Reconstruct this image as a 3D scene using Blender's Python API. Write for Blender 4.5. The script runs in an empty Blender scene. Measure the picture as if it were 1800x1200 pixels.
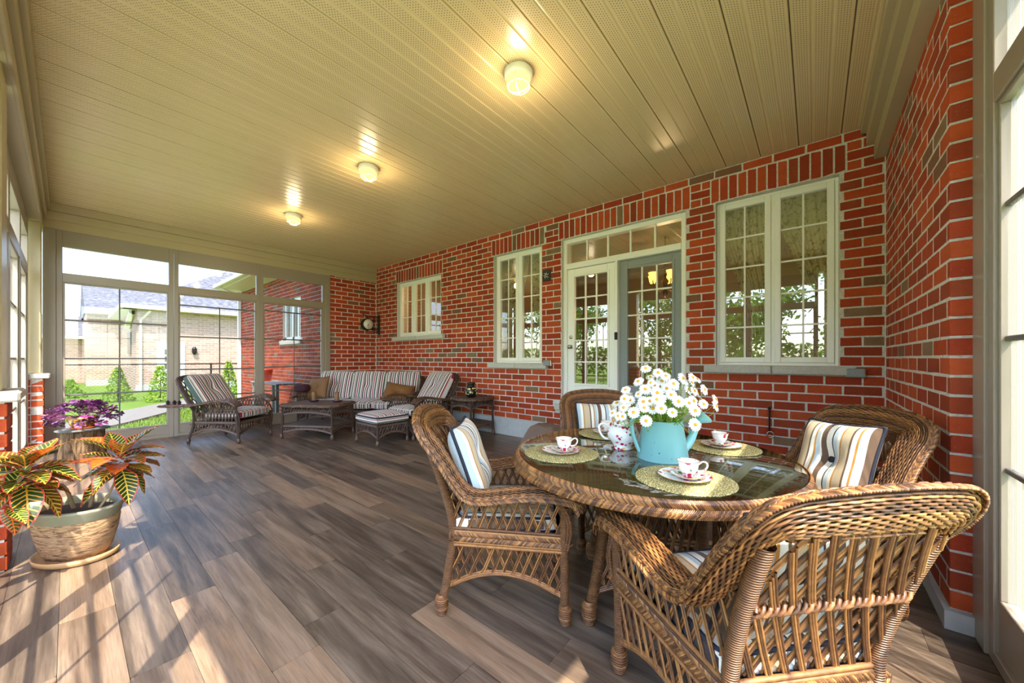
import bpy, math, random
import numpy as np
from mathutils import Vector, Matrix

random.seed(7)
rng = np.random.default_rng(7)
PI = math.pi
SC = bpy.context.scene
COL = SC.collection

# ------------------------------------------------------------------ camera, sky, sun, exposure
CAMH, FPX, CX, CY = 1.25, 645.0, 900.0, 630.0
YAW = math.atan(532.0 / 645.0)
FWD = (-math.sin(YAW), math.cos(YAW)); RGT = (math.cos(YAW), math.sin(YAW))
cam_d = bpy.data.cameras.new('camera'); cam = bpy.data.objects.new('camera', cam_d); COL.objects.link(cam)
cam.location = (0, 0, CAMH); cam.rotation_euler = (PI / 2, 0, YAW)
cam_d.sensor_width = 36; cam_d.lens = FPX / 1800 * 36; cam_d.shift_y = (CY - 600) / 1800
cam_d.clip_start = 0.02; cam_d.clip_end = 400
SC.camera = cam

SUN_PER_DROP = (-0.52, 0.335)          # horizontal travel of sunlight for each metre of drop
world = bpy.data.worlds.new('world'); SC.world = world; world.use_nodes = True
wn = world.node_tree.nodes; wl = world.node_tree.links
sky = wn.new('ShaderNodeTexSky'); sky.sky_type = 'NISHITA'; sky.sun_disc = False
sky.sun_elevation = math.atan(1 / math.hypot(*SUN_PER_DROP))
sky.sun_rotation = math.atan2(-SUN_PER_DROP[0], -SUN_PER_DROP[1])
sky.dust_density = 1.6; sky.air_density = 1.0; sky.ozone_density = 1.0
wn['Background'].inputs['Strength'].default_value = 0.50
wl.new(sky.outputs[0], wn['Background'].inputs['Color'])
sun_d = bpy.data.lights.new('sun', 'SUN'); sun = bpy.data.objects.new('sun', sun_d); COL.objects.link(sun)
sun_d.energy = 5.0; sun_d.angle = 0.0093; sun_d.color = (1, 0.93, 0.80)
sun.rotation_euler = Vector((SUN_PER_DROP[0], SUN_PER_DROP[1], -1)).to_track_quat('-Z', 'Y').to_euler()
vs = SC.view_settings
vs.view_transform = 'Standard'; vs.look = 'None'; vs.gamma = 1; vs.use_curve_mapping = False
vs.exposure = 1.9
SC.cycles.use_denoising = True
SC.cycles.max_bounces = 10; SC.cycles.diffuse_bounces = 6; SC.cycles.transparent_max_bounces = 24
SC.cycles.sample_clamp_indirect = 6

# room, metres.  X runs along the house wall (negative = far end), Y towards the house wall
D, H, XL, XR, XS, YF = 4.605, 3.345, -7.92, 0.486, 0.566, -0.19
YG = 3.53          # where the far screen wall meets the brick return

# ------------------------------------------------------------------ pixel helpers
def ray(u, v, depth):
    lat = (u - CX) / FPX * depth
    return (FWD[0] * depth + RGT[0] * lat, FWD[1] * depth + RGT[1] * lat, CAMH + (CY - v) / FPX * depth)
def floor_pt(u, v, z=0.0):
    return ray(u, v, FPX * (CAMH - z) / (v - CY))
def wall_x(u, y=D):
    return y * math.tan(math.atan((u - CX) / FPX) - YAW)

# ------------------------------------------------------------------ geometry collector
def A(x): return np.asarray(x, dtype=np.float64)
def unit(v):
    n = np.linalg.norm(v, axis=-1, keepdims=True); n[n < 1e-9] = 1
    return v / n
class G:
    def __init__(s): s.v = []; s.q = []; s.t = []; s.n = 0
    def add(s, v, q=None, t=None):
        v = A(v).reshape(-1, 3)
        if q is not None and len(q): s.q.append(np.asarray(q, dtype=np.int64).reshape(-1, 4) + s.n)
        if t is not None and len(t): s.t.append(np.asarray(t, dtype=np.int64).reshape(-1, 3) + s.n)
        s.v.append(v); s.n += len(v); return s
    def box(s, x0, x1, y0, y1, z0, z1):
        v = [(x0,y0,z0),(x1,y0,z0),(x1,y1,z0),(x0,y1,z0),(x0,y0,z1),(x1,y0,z1),(x1,y1,z1),(x0,y1,z1)]
        return s.add(v, [(0,3,2,1),(4,5,6,7),(0,1,5,4),(1,2,6,5),(2,3,7,6),(3,0,4,7)])
    def bbox(s, x0, x1, y0, y1, z0, z1, b=0.006):   # box with chamfered edges
        X=[x0,x1];Y=[y0,y1];Z=[z0,z1]; v=[];idx={}
        for i in (0,1):
            for j in (0,1):
                for k in (0,1):
                    sx=1-2*i; sy=1-2*j; sz=1-2*k
                    idx[i,j,k]=len(v)
                    v+= [(X[i],Y[j]+sy*b,Z[k]+sz*b),(X[i]+sx*b,Y[j],Z[k]+sz*b),(X[i]+sx*b,Y[j]+sy*b,Z[k])]
        q=[];t=[]
        I=lambda i,j,k,a: idx[i,j,k]+a
        for i in (0,1):
            f=[I(i,0,0,0),I(i,1,0,0),I(i,1,1,0),I(i,0,1,0)]; q.append(f if i else f[::-1])
            f=[I(0,i,0,1),I(0,i,1,1),I(1,i,1,1),I(1,i,0,1)]; q.append(f if i else f[::-1])
            f=[I(0,0,i,2),I(1,0,i,2),I(1,1,i,2),I(0,1,i,2)]; q.append(f if i else f[::-1])
        for a in (0,1):
            for b_ in (0,1):
                e=[I(a,b_,0,0),I(a,b_,1,0),I(a,b_,1,1),I(a,b_,0,1)]; q.append(e if (a==b_) else e[::-1])
                e=[I(a,0,b_,0),I(a,0,b_,2),I(a,1,b_,2),I(a,1,b_,0)]; q.append(e if (a==b_) else e[::-1])
                e=[I(0,a,b_,1),I(1,a,b_,1),I(1,a,b_,2),I(0,a,b_,2)]; q.append(e if (a==b_) else e[::-1])
        for i in (0,1):
            for j in (0,1):
                for k in (0,1):
                    e=[I(i,j,k,0),I(i,j,k,1),I(i,j,k,2)]; t.append(e if (i+j+k)%2 else e[::-1])
        return s.add(v,q,t)
    def obox(s, M, x0, x1, y0, y1, z0, z1):
        g = G().box(x0,x1,y0,y1,z0,z1); return s.join(g, M)
    def join(s, g, M=None):
        off = 0
        V = np.concatenate(g.v) if g.v else np.zeros((0,3))
        if M is not None:
            M = A(M); V = V @ M[:3,:3].T + M[:3,3]
        q = np.concatenate(g.q) if g.q else None; t = np.concatenate(g.t) if g.t else None
        return s.add(V, q, t)
    def tubes(s, P, r, k=5, ref=None, closed=False, cap=False, flat=1.0):
        P = A(P)
        if P.ndim == 2: P = P[None]
        m, n, _ = P.shape
        T = np.roll(P,-1,1)-np.roll(P,1,1) if closed else np.gradient(P, axis=1)
        T = unit(T)
        if ref is None:
            mt = np.abs(T).mean(axis=(0,1)); ref = np.zeros(3); ref[int(np.argmin(mt))] = 1
        ref = np.broadcast_to(A(ref), P.shape)
        B = unit(np.cross(T, ref)); N = np.cross(B, T)
        a = np.arange(k) * 2 * PI / k + PI / k
        r = np.broadcast_to(A(r), (m, n)) if not np.isscalar(r) else np.full((m, n), r)
        ring = (N[:,:,None,:]*np.cos(a)[None,None,:,None]*flat + B[:,:,None,:]*np.sin(a)[None,None,:,None]) * r[:,:,None,None]
        V = (P[:,:,None,:] + ring).reshape(-1,3)
        nn = n if closed else n-1
        i = np.arange(nn); j = np.arange(k); mm = np.arange(m)
        M_, I_, J_ = np.meshgrid(mm, i, j, indexing='ij')
        I2 = (I_+1) % n; J2 = (J_+1) % k; base = M_*n*k
        q = np.stack([base+I_*k+J_, base+I_*k+J2, base+I2*k+J2, base+I2*k+J_], -1).reshape(-1,4)
        s.add(V, q)
        if cap and not closed:
            for mi in range(m):
                for e in (0, n-1):
                    c = s.n; rv = V[mi*n*k+e*k: mi*n*k+e*k+k]
                    tt = [(0, 1+(jj+1)%k, 1+jj) if e == 0 else (0, 1+jj, 1+(jj+1)%k) for jj in range(k)]
                    s.add(np.vstack([P[mi,e][None], rv]), None, tt)
        return s
    def lathe(s, prof, n=24, sx=1.0, sy=1.0, cap=True, c=(0,0,0)):
        prof = A(prof); a = np.arange(n)*2*PI/n
        V = np.stack([prof[:,0][:,None]*np.cos(a)*sx, prof[:,0][:,None]*np.sin(a)*sy, np.repeat(prof[:,1][:,None], n, 1)], -1)
        V = V.reshape(-1,3) + A(c); k = len(prof)
        q = [(i*n+j, i*n+(j+1)%n, (i+1)*n+(j+1)%n, (i+1)*n+j) for i in range(k-1) for j in range(n)]
        s.add(V, q)
        if cap:
            for i, flip in ((0, True), (k-1, False)):
                if prof[i,0] > 1e-6:
                    rv = V[i*n:(i+1)*n]; ctr = rv.mean(0)[None]
                    s.add(np.vstack([ctr, rv]), None, [((0,1+(j+1)%n,1+j) if flip else (0,1+j,1+(j+1)%n)) for j in range(n)])
        return s
    def grid(s, V):            # V (m,n,3)
        m, n, _ = V.shape
        q = [(i*n+j, i*n+j+1, (i+1)*n+j+1, (i+1)*n+j) for i in range(m-1) for j in range(n-1)]
        return s.add(V.reshape(-1,3), q)
    def prism(s, poly, z0, z1, axis='z'):
        poly = A(poly); n = len(poly)
        def lift(p, h):
            if axis == 'z': return np.column_stack([p, np.full(n, h)])
            if axis == 'x': return np.column_stack([np.full(n, h), p])
            return np.column_stack([p[:,0], np.full(n, h), p[:,1]])
        a, b = lift(poly, z0), lift(poly, z1)
        s.add(np.vstack([a, b]), [(i, (i+1)%n, n+(i+1)%n, n+i) for i in range(n)])
        for r_, fl in ((a, True), (b, False)):
            s.add(np.vstack([r_.mean(0)[None], r_]), None, [((0,1+(j+1)%n,1+j) if fl else (0,1+j,1+(j+1)%n)) for j in range(n)])
        return s
    def mesh(s, name, mat=None, smooth=True):
        me = bpy.data.meshes.new(name)
        V = np.concatenate(s.v); q = np.concatenate(s.q) if s.q else np.zeros((0,4),int); t = np.concatenate(s.t) if s.t else np.zeros((0,3),int)
        me.vertices.add(len(V)); me.vertices.foreach_set('co', V.astype(np.float32).ravel())
        nl = len(q)*4+len(t)*3; me.loops.add(nl)
        me.loops.foreach_set('vertex_index', np.concatenate([q.ravel(), t.ravel()]).astype(np.int32))
        me.polygons.add(len(q)+len(t))
        st = np.concatenate([np.arange(len(q))*4, len(q)*4+np.arange(len(t))*3]).astype(np.int32)
        me.polygons.foreach_set('loop_start', st)
        me.polygons.foreach_set('use_smooth', np.full(len(q)+len(t), bool(smooth)))
        me.update(calc_edges=True); me.validate()
        if mat: me.materials.append(mat)
        return me

def RZ(a, loc=(0,0,0)):
    M = np.eye(4); c, s_ = math.cos(a), math.sin(a)
    M[0,0]=c; M[0,1]=-s_; M[1,0]=s_; M[1,1]=c; M[:3,3]=loc
    return M

def obj(name, me, parent=None, loc=(0,0,0), rot=(0,0,0), scale=(1,1,1)):
    o = bpy.data.objects.new(name, me); COL.objects.link(o)
    if parent is not None: o.parent = parent
    o.location = loc; o.rotation_euler = rot; o.scale = scale
    return o
def part(name, g, mat, parent, smooth=True, **k):
    return obj(name, g.mesh(name, mat, smooth), parent, **k)
def tag(o, label, cat, group=None):
    o['label'] = label; o['category'] = cat
    if group: o['group'] = group
    return o
def thing(name, label, cat, loc=(0,0,0), rz=0.0, group=None):
    o = bpy.data.objects.new(name, None); COL.objects.link(o); o.empty_display_size = 0.05
    o.location = loc; o.rotation_euler = (0,0,rz)
    return tag(o, label, cat, group)
def struct(name, g, mat, smooth=False):
    o = part(name, g, mat, None, smooth); o['kind'] = 'structure'; return o
def copy_tree(o, parent=None):
    c = o.copy(); COL.objects.link(c); c.parent = parent
    for ch in list(o.children): copy_tree(ch, c)
    return c

# ------------------------------------------------------------------ materials
def lin(c):
    if isinstance(c, str):
        c = c.lstrip('#'); c = tuple(int(c[i:i+2],16)/255 for i in (0,2,4))
    return tuple((x/12.92 if x <= 0.04045 else ((x+0.055)/1.055)**2.4) for x in c) + (1,)
class Mat:
    def __init__(s, name):
        s.m = bpy.data.materials.new(name); s.m.use_nodes = True
        s.t = s.m.node_tree; s.n = s.t.nodes; s.l = s.t.links
        s.b = s.n['Principled BSDF']; s.out = s.n['Material Output']
    def new(s, typ, **k):
        nd = s.n.new(typ)
        for a, b in k.items(): setattr(nd, a, b)
        return nd
    def link(s, a, b): s.l.new(a, b); return s
    def set(s, **k):
        nm = dict(rough='Roughness', spec='Specular IOR Level', metal='Metallic', color='Base Color', trans='Transmission Weight', coat='Coat Weight', sheen='Sheen Weight', sub='Subsurface Weight')
        for a, v in k.items():
            s.b.inputs[nm[a]].default_value = lin(v) if a == 'color' else v
        return s
    def val(s, x, sock):
        if isinstance(x, (int, float)): sock.default_value = x
        else: s.l.new(x, sock)
    def math(s, op, a, b=0.0, c=0.0):
        nd = s.new('ShaderNodeMath', operation=op)
        s.val(a, nd.inputs[0]); s.val(b, nd.inputs[1]); s.val(c, nd.inputs[2])
        return nd.outputs[0]
    def coord(s, which='Object'):
        return s.new('ShaderNodeTexCoord').outputs[which]
    def pos(s): return s.new('ShaderNodeNewGeometry').outputs['Position']
    def xyz(s, v):
        nd = s.new('ShaderNodeSeparateXYZ'); s.l.new(v, nd.inputs[0]); return nd.outputs
    def comb(s, x, y, z):
        nd = s.new('ShaderNodeCombineXYZ')
        for i, q in enumerate((x,y,z)): s.val(q, nd.inputs[i])
        return nd.outputs[0]
    def scale(s, v, sc):
        nd = s.new('ShaderNodeMapping'); s.l.new(v, nd.inputs[0]); nd.inputs['Scale'].default_value = sc; return nd.outputs[0]
    def noise(s, v=None, sc=5, detail=3, rough=0.5, dist=0.0):
        nd = s.new('ShaderNodeTexNoise'); nd.inputs['Scale'].default_value = sc; nd.inputs['Detail'].default_value = detail
        nd.inputs['Roughness'].default_value = rough; nd.inputs['Distortion'].default_value = dist
        if v is not None: s.l.new(v, nd.inputs['Vector'])
        return nd.outputs['Fac']
    def ramp(s, fac, stops, interp='LINEAR'):
        nd = s.new('ShaderNodeValToRGB'); cr = nd.color_ramp; cr.interpolation = interp
        while len(cr.elements) < len(stops): cr.elements.new(0.5)
        for e, (p, c) in zip(cr.elements, stops):
            e.position = p; e.color = lin(c) if isinstance(c, str) else (tuple(c)+(1,))[:4]
        s.l.new(fac, nd.inputs[0]); return nd.outputs[0]
    def mix(s, fac, a, b, blend='MIX'):
        nd = s.new('ShaderNodeMix', data_type='RGBA', blend_type=blend)
        s.val(fac, nd.inputs[0])
        for x, sock in ((a, nd.inputs[6]), (b, nd.inputs[7])):
            if isinstance(x, str): sock.default_value = lin(x)
            elif isinstance(x, tuple): sock.default_value = x
            else: s.l.new(x, sock)
        return nd.outputs[2]
    def base(s, c): s.l.new(c, s.b.inputs['Base Color']); return s
    def bump(s, h, strength=0.3, dist=0.01):
        nd = s.new('ShaderNodeBump'); nd.inputs['Strength'].default_value = strength; nd.inputs['Distance'].default_value = dist
        s.l.new(h, nd.inputs['Height']); s.l.new(nd.outputs[0], s.b.inputs['Normal']); return s
    def rand(s):
        a = s.new('ShaderNodeObjectInfo').outputs['Random']; b = s.new('ShaderNodeNewGeometry').outputs['Random Per Island']
        return s.math('FRACT', s.math('ADD', a, s.math('MULTIPLY', b, 7.31)))
def plain(name, color, rough=0.5, metal=0.0, spec=0.5, nz=0.0, nsc=20):
    m = Mat(name).set(rough=rough, metal=metal, spec=spec, color=color)
    if nz:
        f = m.noise(m.coord(), nsc, 4)
        c = m.mix(m.math('MULTIPLY', f, nz), color, '#000000'); m.base(c); m.bump(f, nz*0.5, 0.003)
    return m.m
def emit(name, color, power):
    m = Mat(name); e = m.new('ShaderNodeEmission'); e.inputs[0].default_value = lin(color); e.inputs[1].default_value = power
    m.link(e.outputs[0], m.out.inputs[0]); return m.m
def glass(name, tint, ior=1.45, rough=0.0, boost=0.0):
    m = Mat(name); t = m.new('ShaderNodeBsdfTransparent'); t.inputs[0].default_value = tint + (1,)
    g = m.new('ShaderNodeBsdfGlossy'); g.inputs['Roughness'].default_value = rough; g.inputs['Color'].default_value = (1,1,1,1)
    ge = m.new('ShaderNodeNewGeometry'); dp = m.new('ShaderNodeVectorMath', operation='DOT_PRODUCT'); m.link(ge.outputs['Normal'], dp.inputs[0]); m.link(ge.outputs['Incoming'], dp.inputs[1])
    k = m.math('POWER', m.math('SUBTRACT', 1.0, m.math('ABSOLUTE', dp.outputs['Value'])), 5.0)      # Schlick reflectance, the same from both sides
    f0 = ((ior-1)/(ior+1))**2*2 + boost
    x = m.new('ShaderNodeMixShader'); m.l.new(m.math('MULTIPLY_ADD', k, 1-f0, f0), x.inputs[0]); m.link(t.outputs[0], x.inputs[1]); m.link(g.outputs[0], x.inputs[2])
    m.link(x.outputs[0], m.out.inputs[0]); return m.m

def brick_mat():
    m = Mat('red_clay_brick').set(rough=0.75, spec=0.3)
    r = m.rand(); p = m.pos()
    c = m.ramp(r, [(0,'#963a1c'),(0.16,'#b3451f'),(0.3,'#a2381a'),(0.45,'#bb4d22'),(0.6,'#aa401e'),(0.72,'#be5228'),(0.84,'#9a4224'),(0.93,'#7e5a42'),(0.965,'#876e54')], 'CONSTANT')
    f = m.noise(p, 14, 4, 0.65); f2 = m.noise(p, 90, 3, 0.7)
    c = m.mix(m.math('MULTIPLY', m.math('SUBTRACT', f, 0.35), 0.9), c, '#7a2e16')
    c = m.mix(m.math('MULTIPLY', m.math('GREATER_THAN', f2, 0.66), 0.25), c, '#c98a68')
    m.base(c); m.bump(m.math('ADD', f2, m.math('MULTIPLY', f, 0.8)), 0.5, 0.006); return m.m
def mortar_mat():
    m = Mat('grey_mortar').set(rough=0.9, spec=0.2); p = m.pos()
    f = m.noise(p, 60, 4, 0.7); m.base(m.ramp(f, [(0.3,'#b5afa6'),(0.7,'#e2dcd2')])); m.bump(f, 0.6, 0.006); return m.m
def plank_mat():
    m = Mat('oak_vinyl_plank').set(rough=0.38, spec=0.5)
    r = m.rand(); o = m.coord('Object'); X = m.xyz(m.pos())
    v = m.comb(m.math('ADD', m.math('MULTIPLY', X[0], 0.8), m.math('MULTIPLY', r, 37)), m.math('ADD', m.math('MULTIPLY', X[1], 9), m.math('MULTIPLY', r, 91)), 0.0)
    f = m.noise(v, 2.2, 6, 0.62, 0.35)
    fine = m.noise(m.comb(m.math('MULTIPLY', X[0], 5), m.math('MULTIPLY', X[1], 150), r), 1.0, 4, 0.7)
    base = m.ramp(r, [(0,'#473a30'),(0.17,'#695442'),(0.34,'#51453b'),(0.5,'#78624e'),(0.66,'#3c322a'),(0.82,'#866b53')], 'CONSTANT')
    c = m.mix(m.math('MULTIPLY', m.ramp(f, [(0.36,(0,0,0)),(0.66,(1,1,1))]), 0.5), base, '#988471')
    c = m.mix(m.math('MULTIPLY', m.ramp(m.noise(v, 1.1, 5, 0.6, 0.5), [(0.36,(1,1,1)),(0.56,(0,0,0))]), 0.6), c, '#352b25')
    c = m.mix(m.math('MULTIPLY', m.ramp(fine, [(0.45,(0,0,0)),(0.75,(1,1,1))]), 0.5), c, '#2c241e')
    m.base(c); m.bump(fine, 0.12, 0.002)
    m.l.new(m.math('ADD', m.math('MULTIPLY', fine, 0.16), 0.28), m.b.inputs['Roughness']); return m.m
def soffit_mat():
    m = Mat('perforated_soffit').set(rough=0.27, spec=0.5)
    X = m.xyz(m.coord('Object'))    # local x across the board -0.05..0.05, y along
    dy = m.math('SUBTRACT', m.math('FRACT', m.math('MULTIPLY', X[1], 1/0.0190)), 0.5)
    row = m.math('MULTIPLY', m.math('ADD', X[0], 0.05), 1/0.0140)
    st = m.math('MULTIPLY', m.math('FLOOR', row), 0.5)
    dy = m.math('SUBTRACT', m.math('FRACT', m.math('ADD', m.math('MULTIPLY', X[1], 1/0.0190), st)), 0.5)
    dx = m.math('SUBTRACT', m.math('FRACT', row), 0.5)
    d = m.math('SQRT', m.math('ADD', m.math('MULTIPLY', dx, dx), m.math('MULTIPLY', dy, dy)))
    hole = m.math('LESS_THAN', d, 0.20)
    inz = m.math('LESS_THAN', m.math('ABSOLUTE', X[0]), 0.035)
    c = m.mix(m.math('MULTIPLY', m.math('MULTIPLY', hole, inz), 0.75), '#d2ba8a', '#2e2514')
    m.base(c); m.bump(m.noise(m.pos(), 3, 2), 0.04, 0.02); return m.m
def wicker_mat(name, lo, mid, hi, rough=0.42, sc=1.0):
    m = Mat(name).set(rough=rough, spec=0.5)
    p = m.coord('Object'); r = m.new('ShaderNodeNewGeometry').outputs['Random Per Island']
    f = m.noise(p, 45*sc, 3, 0.6)
    c = m.ramp(m.math('ADD', m.math('MULTIPLY', r, 0.55), m.math('MULTIPLY', f, 0.5)), [(0.15, lo),(0.5, mid),(0.85, hi)])
    m.base(c); m.bump(f, 0.15, 0.002); return m.m
def wrap_mat(name, lo, hi, axis=2, freq=900):
    m = Mat(name).set(rough=0.42, spec=0.5); X = m.xyz(m.coord('Object'))
    w = m.math('SINE', m.math('MULTIPLY', X[axis], freq)); f = m.noise(m.coord('Object'), 30, 3)
    c = m.mix(m.math('MULTIPLY', m.math('ADD', m.math('MULTIPLY', w, 0.4), m.math('ADD', f, 0.1)), 0.9), lo, hi)
    m.base(c); m.bump(w, 0.7, 0.004); return m.m
def weave_mat(name, lo, hi, fx=260, fy=260, ax=(0,1)):
    m = Mat(name).set(rough=0.5, spec=0.4); X = m.xyz(m.coord('Object'))
    a = m.math('SINE', m.math('MULTIPLY', X[ax[0]], fx)); b = m.math('SINE', m.math('MULTIPLY', X[ax[1]], fy))
    w = m.math('MULTIPLY', a, b); f = m.noise(m.coord('Object'), 20, 3)
    c = m.mix(m.math('ADD', m.math('MULTIPLY', w, 0.35), m.math('MULTIPLY', f, 0.8)), lo, hi)
    m.base(c); m.bump(w, 0.8, 0.005); return m.m
def stripe_mat(name, bands, period, axis=0, rough=0.85, off=0.0):
    m = Mat(name).set(rough=rough, spec=0.2, sheen=0.15); X = m.xyz(m.coord('Object'))
    f = m.math('FRACT', m.math('ADD', m.math('MULTIPLY', X[axis], 1/period), 0.5+off))
    tot = sum(w for w, _ in bands); stops = []; p = 0
    for w, c in bands: stops.append((p/tot, c)); p += w
    c = m.ramp(f, stops, 'CONSTANT'); n = m.noise(m.coord('Object'), 260, 2, 0.7)
    m.base(m.mix(m.math('MULTIPLY', n, 0.18), c, '#1c1a18')); m.bump(n, 0.2, 0.002); return m.m

M = {}
M['brick'] = brick_mat(); M['mortar'] = mortar_mat(); M['plank'] = plank_mat(); M['soffit'] = soffit_mat()
M['groove'] = plain('soffit_groove', '#6b5f45', 0.6)
M['subfloor'] = plain('dark_joint', '#2b231d', 0.8)
M['trim'] = plain('taupe_aluminium', '#b3a37e', 0.35)
M['trim2'] = plain('taupe_frame', '#968a7a', 0.35)
M['bar'] = plain('dark_screen_bar', '#5f5c58', 0.4)
M['white'] = plain('white_vinyl', '#f1efe6', 0.35)
M['greydoor'] = plain('grey_screen_door_frame', '#8d9290', 0.5)
M['stone'] = plain('cast_stone', '#cfcabd', 0.85, nz=0.35, nsc=45)
M['concrete'] = plain('pale_concrete', '#c3c4c2', 0.85, nz=0.3, nsc=12)
M['pane'] = glass('clear_house_glass', (0.86,0.87,0.84), 1.5, boost=0.10)
M['film'] = glass('vinyl_window_film', (0.93,0.93,0.92), 1.35)
def hazy():
    m = Mat('milky_vinyl_film'); X = m.xyz(m.pos()); t = m.new('ShaderNodeBsdfTransparent'); t.inputs[0].default_value = (.70,.70,.69,1)
    n = m.noise(m.comb(0.0, m.math('MULTIPLY', X[1], 34), m.math('MULTIPLY', X[2], 0.7)), 1.0, 4, .6)
    d = m.new('ShaderNodeBsdfTranslucent'); d.inputs[0].default_value = (.22,.22,.21,1); d2 = m.new('ShaderNodeBsdfDiffuse'); d2.inputs[0].default_value = (.5,.5,.48,1)
    a = m.new('ShaderNodeMixShader'); a.inputs[0].default_value = .5; m.link(d.outputs[0], a.inputs[1]); m.link(d2.outputs[0], a.inputs[2])
    x = m.new('ShaderNodeMixShader'); m.l.new(m.ramp(n, [(.38,(.10,.10,.10)),(.60,(.62,.62,.62))]), x.inputs[0]); m.link(t.outputs[0], x.inputs[1]); m.link(a.outputs[0], x.inputs[2]); m.link(x.outputs[0], m.out.inputs[0]); return m.m
M['film_hazy'] = hazy()
M['film_tint'] = glass('tinted_vinyl_film', (0.34,0.345,0.35), 1.35)
M['chrome'] = plain('brushed_nickel', '#b9b6b0', 0.25, 1.0)
M['iron'] = plain('black_iron', '#14120f', 0.45, 0.3)
M['wick'] = wicker_mat('honey_brown_wicker', '#2e1a0d', '#6b4426', '#ab7740')
M['wickband'] = wicker_mat('honey_brown_weave', '#35200f', '#6f4726', '#a06c3a', sc=0.6)
M['wickdark'] = plain('wicker_core_dark', '#2e1c10', 0.6)
M['wickwrap'] = wrap_mat('wrapped_cane', '#3c2514', '#8a5d36')
M['weave'] = weave_mat('woven_table_surface', '#2e2013', '#5d4830', 330, 330)
M['lw'] = wicker_mat('dark_walnut_wicker', '#251912', '#4a3529', '#7a6252')
M['lwwrap'] = wrap_mat('dark_wrapped_cane', '#2c1f17', '#5f4a3d', freq=700)
M['lwtop'] = weave_mat('dark_woven_top', '#3a2c24', '#7f6c60', 240, 240)
M['lwbraid'] = wicker_mat('dark_braid', '#2a1c12', '#55392a', '#8a6b50')
TAN, CRM, BLU, BRN, ORG, DK = '#c8b391', '#efe8d8', '#b9c9cc', '#6a5342', '#c0863a', '#3a3237'
M['stripe'] = stripe_mat('tan_striped_canvas', [(3,TAN),(.6,ORG),(1.2,CRM),(1.6,BLU),(.5,DK),(2.2,CRM),(2.0,BRN),(.6,CRM),(1.4,BLU),(.6,ORG),(1.5,CRM),(.7,BRN)], 0.215)
M['stripe_seat'] = stripe_mat('tan_striped_seat', [(3,TAN),(.6,ORG),(1.2,CRM),(1.6,BLU),(.5,DK),(2.2,CRM),(2.0,BRN),(.6,CRM),(1.4,BLU),(.6,ORG),(1.5,CRM),(.7,BRN)], 0.215)
RED, GRN, WHT, BEI = '#8b2338', '#4d5a52', '#e8e2da', '#b9ad9c'
LB = [(1.2,RED),(.9,WHT),(1.4,GRN),(.8,BEI),(.9,WHT),(.7,RED),(.9,BEI),(1.3,'#3d3b3e'),(1.0,WHT)]
M['ls'] = stripe_mat('maroon_striped_canvas', LB, 0.155, off=-.27)
def ottoman_mat():
    m = Mat('maroon_striped_ottoman').set(rough=.85, spec=.2, sheen=.15); X = m.xyz(m.coord('Object')); N = m.xyz(m.coord('Normal'))
    top = m.math('GREATER_THAN', m.math('ABSOLUTE', N[2]), .75)      # stripes run across the top and wrap down the boxed sides
    c = m.math('ADD', m.math('MULTIPLY', top, X[1]), m.math('MULTIPLY', m.math('SUBTRACT', 1.0, top), X[2]))
    f = m.math('FRACT', m.math('ADD', m.math('MULTIPLY', c, 1/0.125), .6)); tot = sum(w for w, _ in LB); st = []; p = 0
    for w, q in LB: st.append((p/tot, q)); p += w
    m.base(m.ramp(f, st, 'CONSTANT')); return m.m
M['ls_side'] = ottoman_mat()
M['navy'] = plain('navy_piping', '#262835', 0.85, nz=0.3, nsc=120)
M['brownp'] = plain('bronze_brown_fabric', '#7d5326', 0.7, nz=0.25, nsc=150)
M['creamcord'] = stripe_mat('cream_brown_fringe', [(1,'#efe4cc'),(1,'#4a3422')], 0.024, axis=1)
M['lspipe'] = plain('beige_piping','#b9ad9c',.85)
M['maroon'] = plain('maroon_throw', '#3c1424', 0.9, nz=0.3, nsc=80)
M['tarp'] = plain('brown_canvas_cover', '#866e60', 0.85, nz=0.3, nsc=40)

# ------------------------------------------------------------------ bricks
BL, BH, JT = 0.267, 0.0903, 0.0135
def unit_brick(seed):
    r = np.random.default_rng(seed); g = G().bbox(-.5,.5,-.5,.5,-.5,.5,0.03)
    V = np.concatenate(g.v); V = V + r.uniform(-0.014,0.014,V.shape)*A((0.55,0.03,2.2)); g.v = [V]; return g
UB = [unit_brick(i) for i in range(6)]
UBM = [g.mesh('brick', M['brick'], False) for g in UB]
def lay(u0, u1, z0, z1, blocks, shift=0.0, zbase=None):
    """running bond: list of (ucentre, zcentre, du, dz)"""
    out = []; z = z0 if zbase is None else zbase; k = 0
    while z < z1 - 0.02:
        za, zb = max(z, z0)+JT/2, min(z+BH, z1)-JT/2
        if zb - za > 0.025:
            iv = [(u0, u1)]
            for (b0, b1, c0, c1) in blocks:
                if c0 < zb-0.006 and c1 > za+0.006:
                    nv = []
                    for a, b in iv:
                        if b1 <= a or b0 >= b: nv.append((a, b)); continue
                        if b0 > a: nv.append((a, b0))
                        if b1 < b: nv.append((b1, b))
                    iv = nv
            for a, b in iv:
                ph = (k % 2)*BL/2 + shift
                u = a - ((a - ph) % BL)
                while u < b:
                    p, q = max(u, a)+JT/2, min(u+BL, b)-JT/2
                    if q - p > 0.03: out.append(((p+q)/2, (za+zb)/2, q-p, zb-za))
                    u += BL
        z += BH; k += 1
    return out
def soldier(u0, u1, z0, h=0.262):
    n = max(1, round((u1-u0)/BH)); w = (u1-u0)/n
    return [(u0+(i+.5)*w, z0+h/2, w-JT, h-JT) for i in range(n)]
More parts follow.
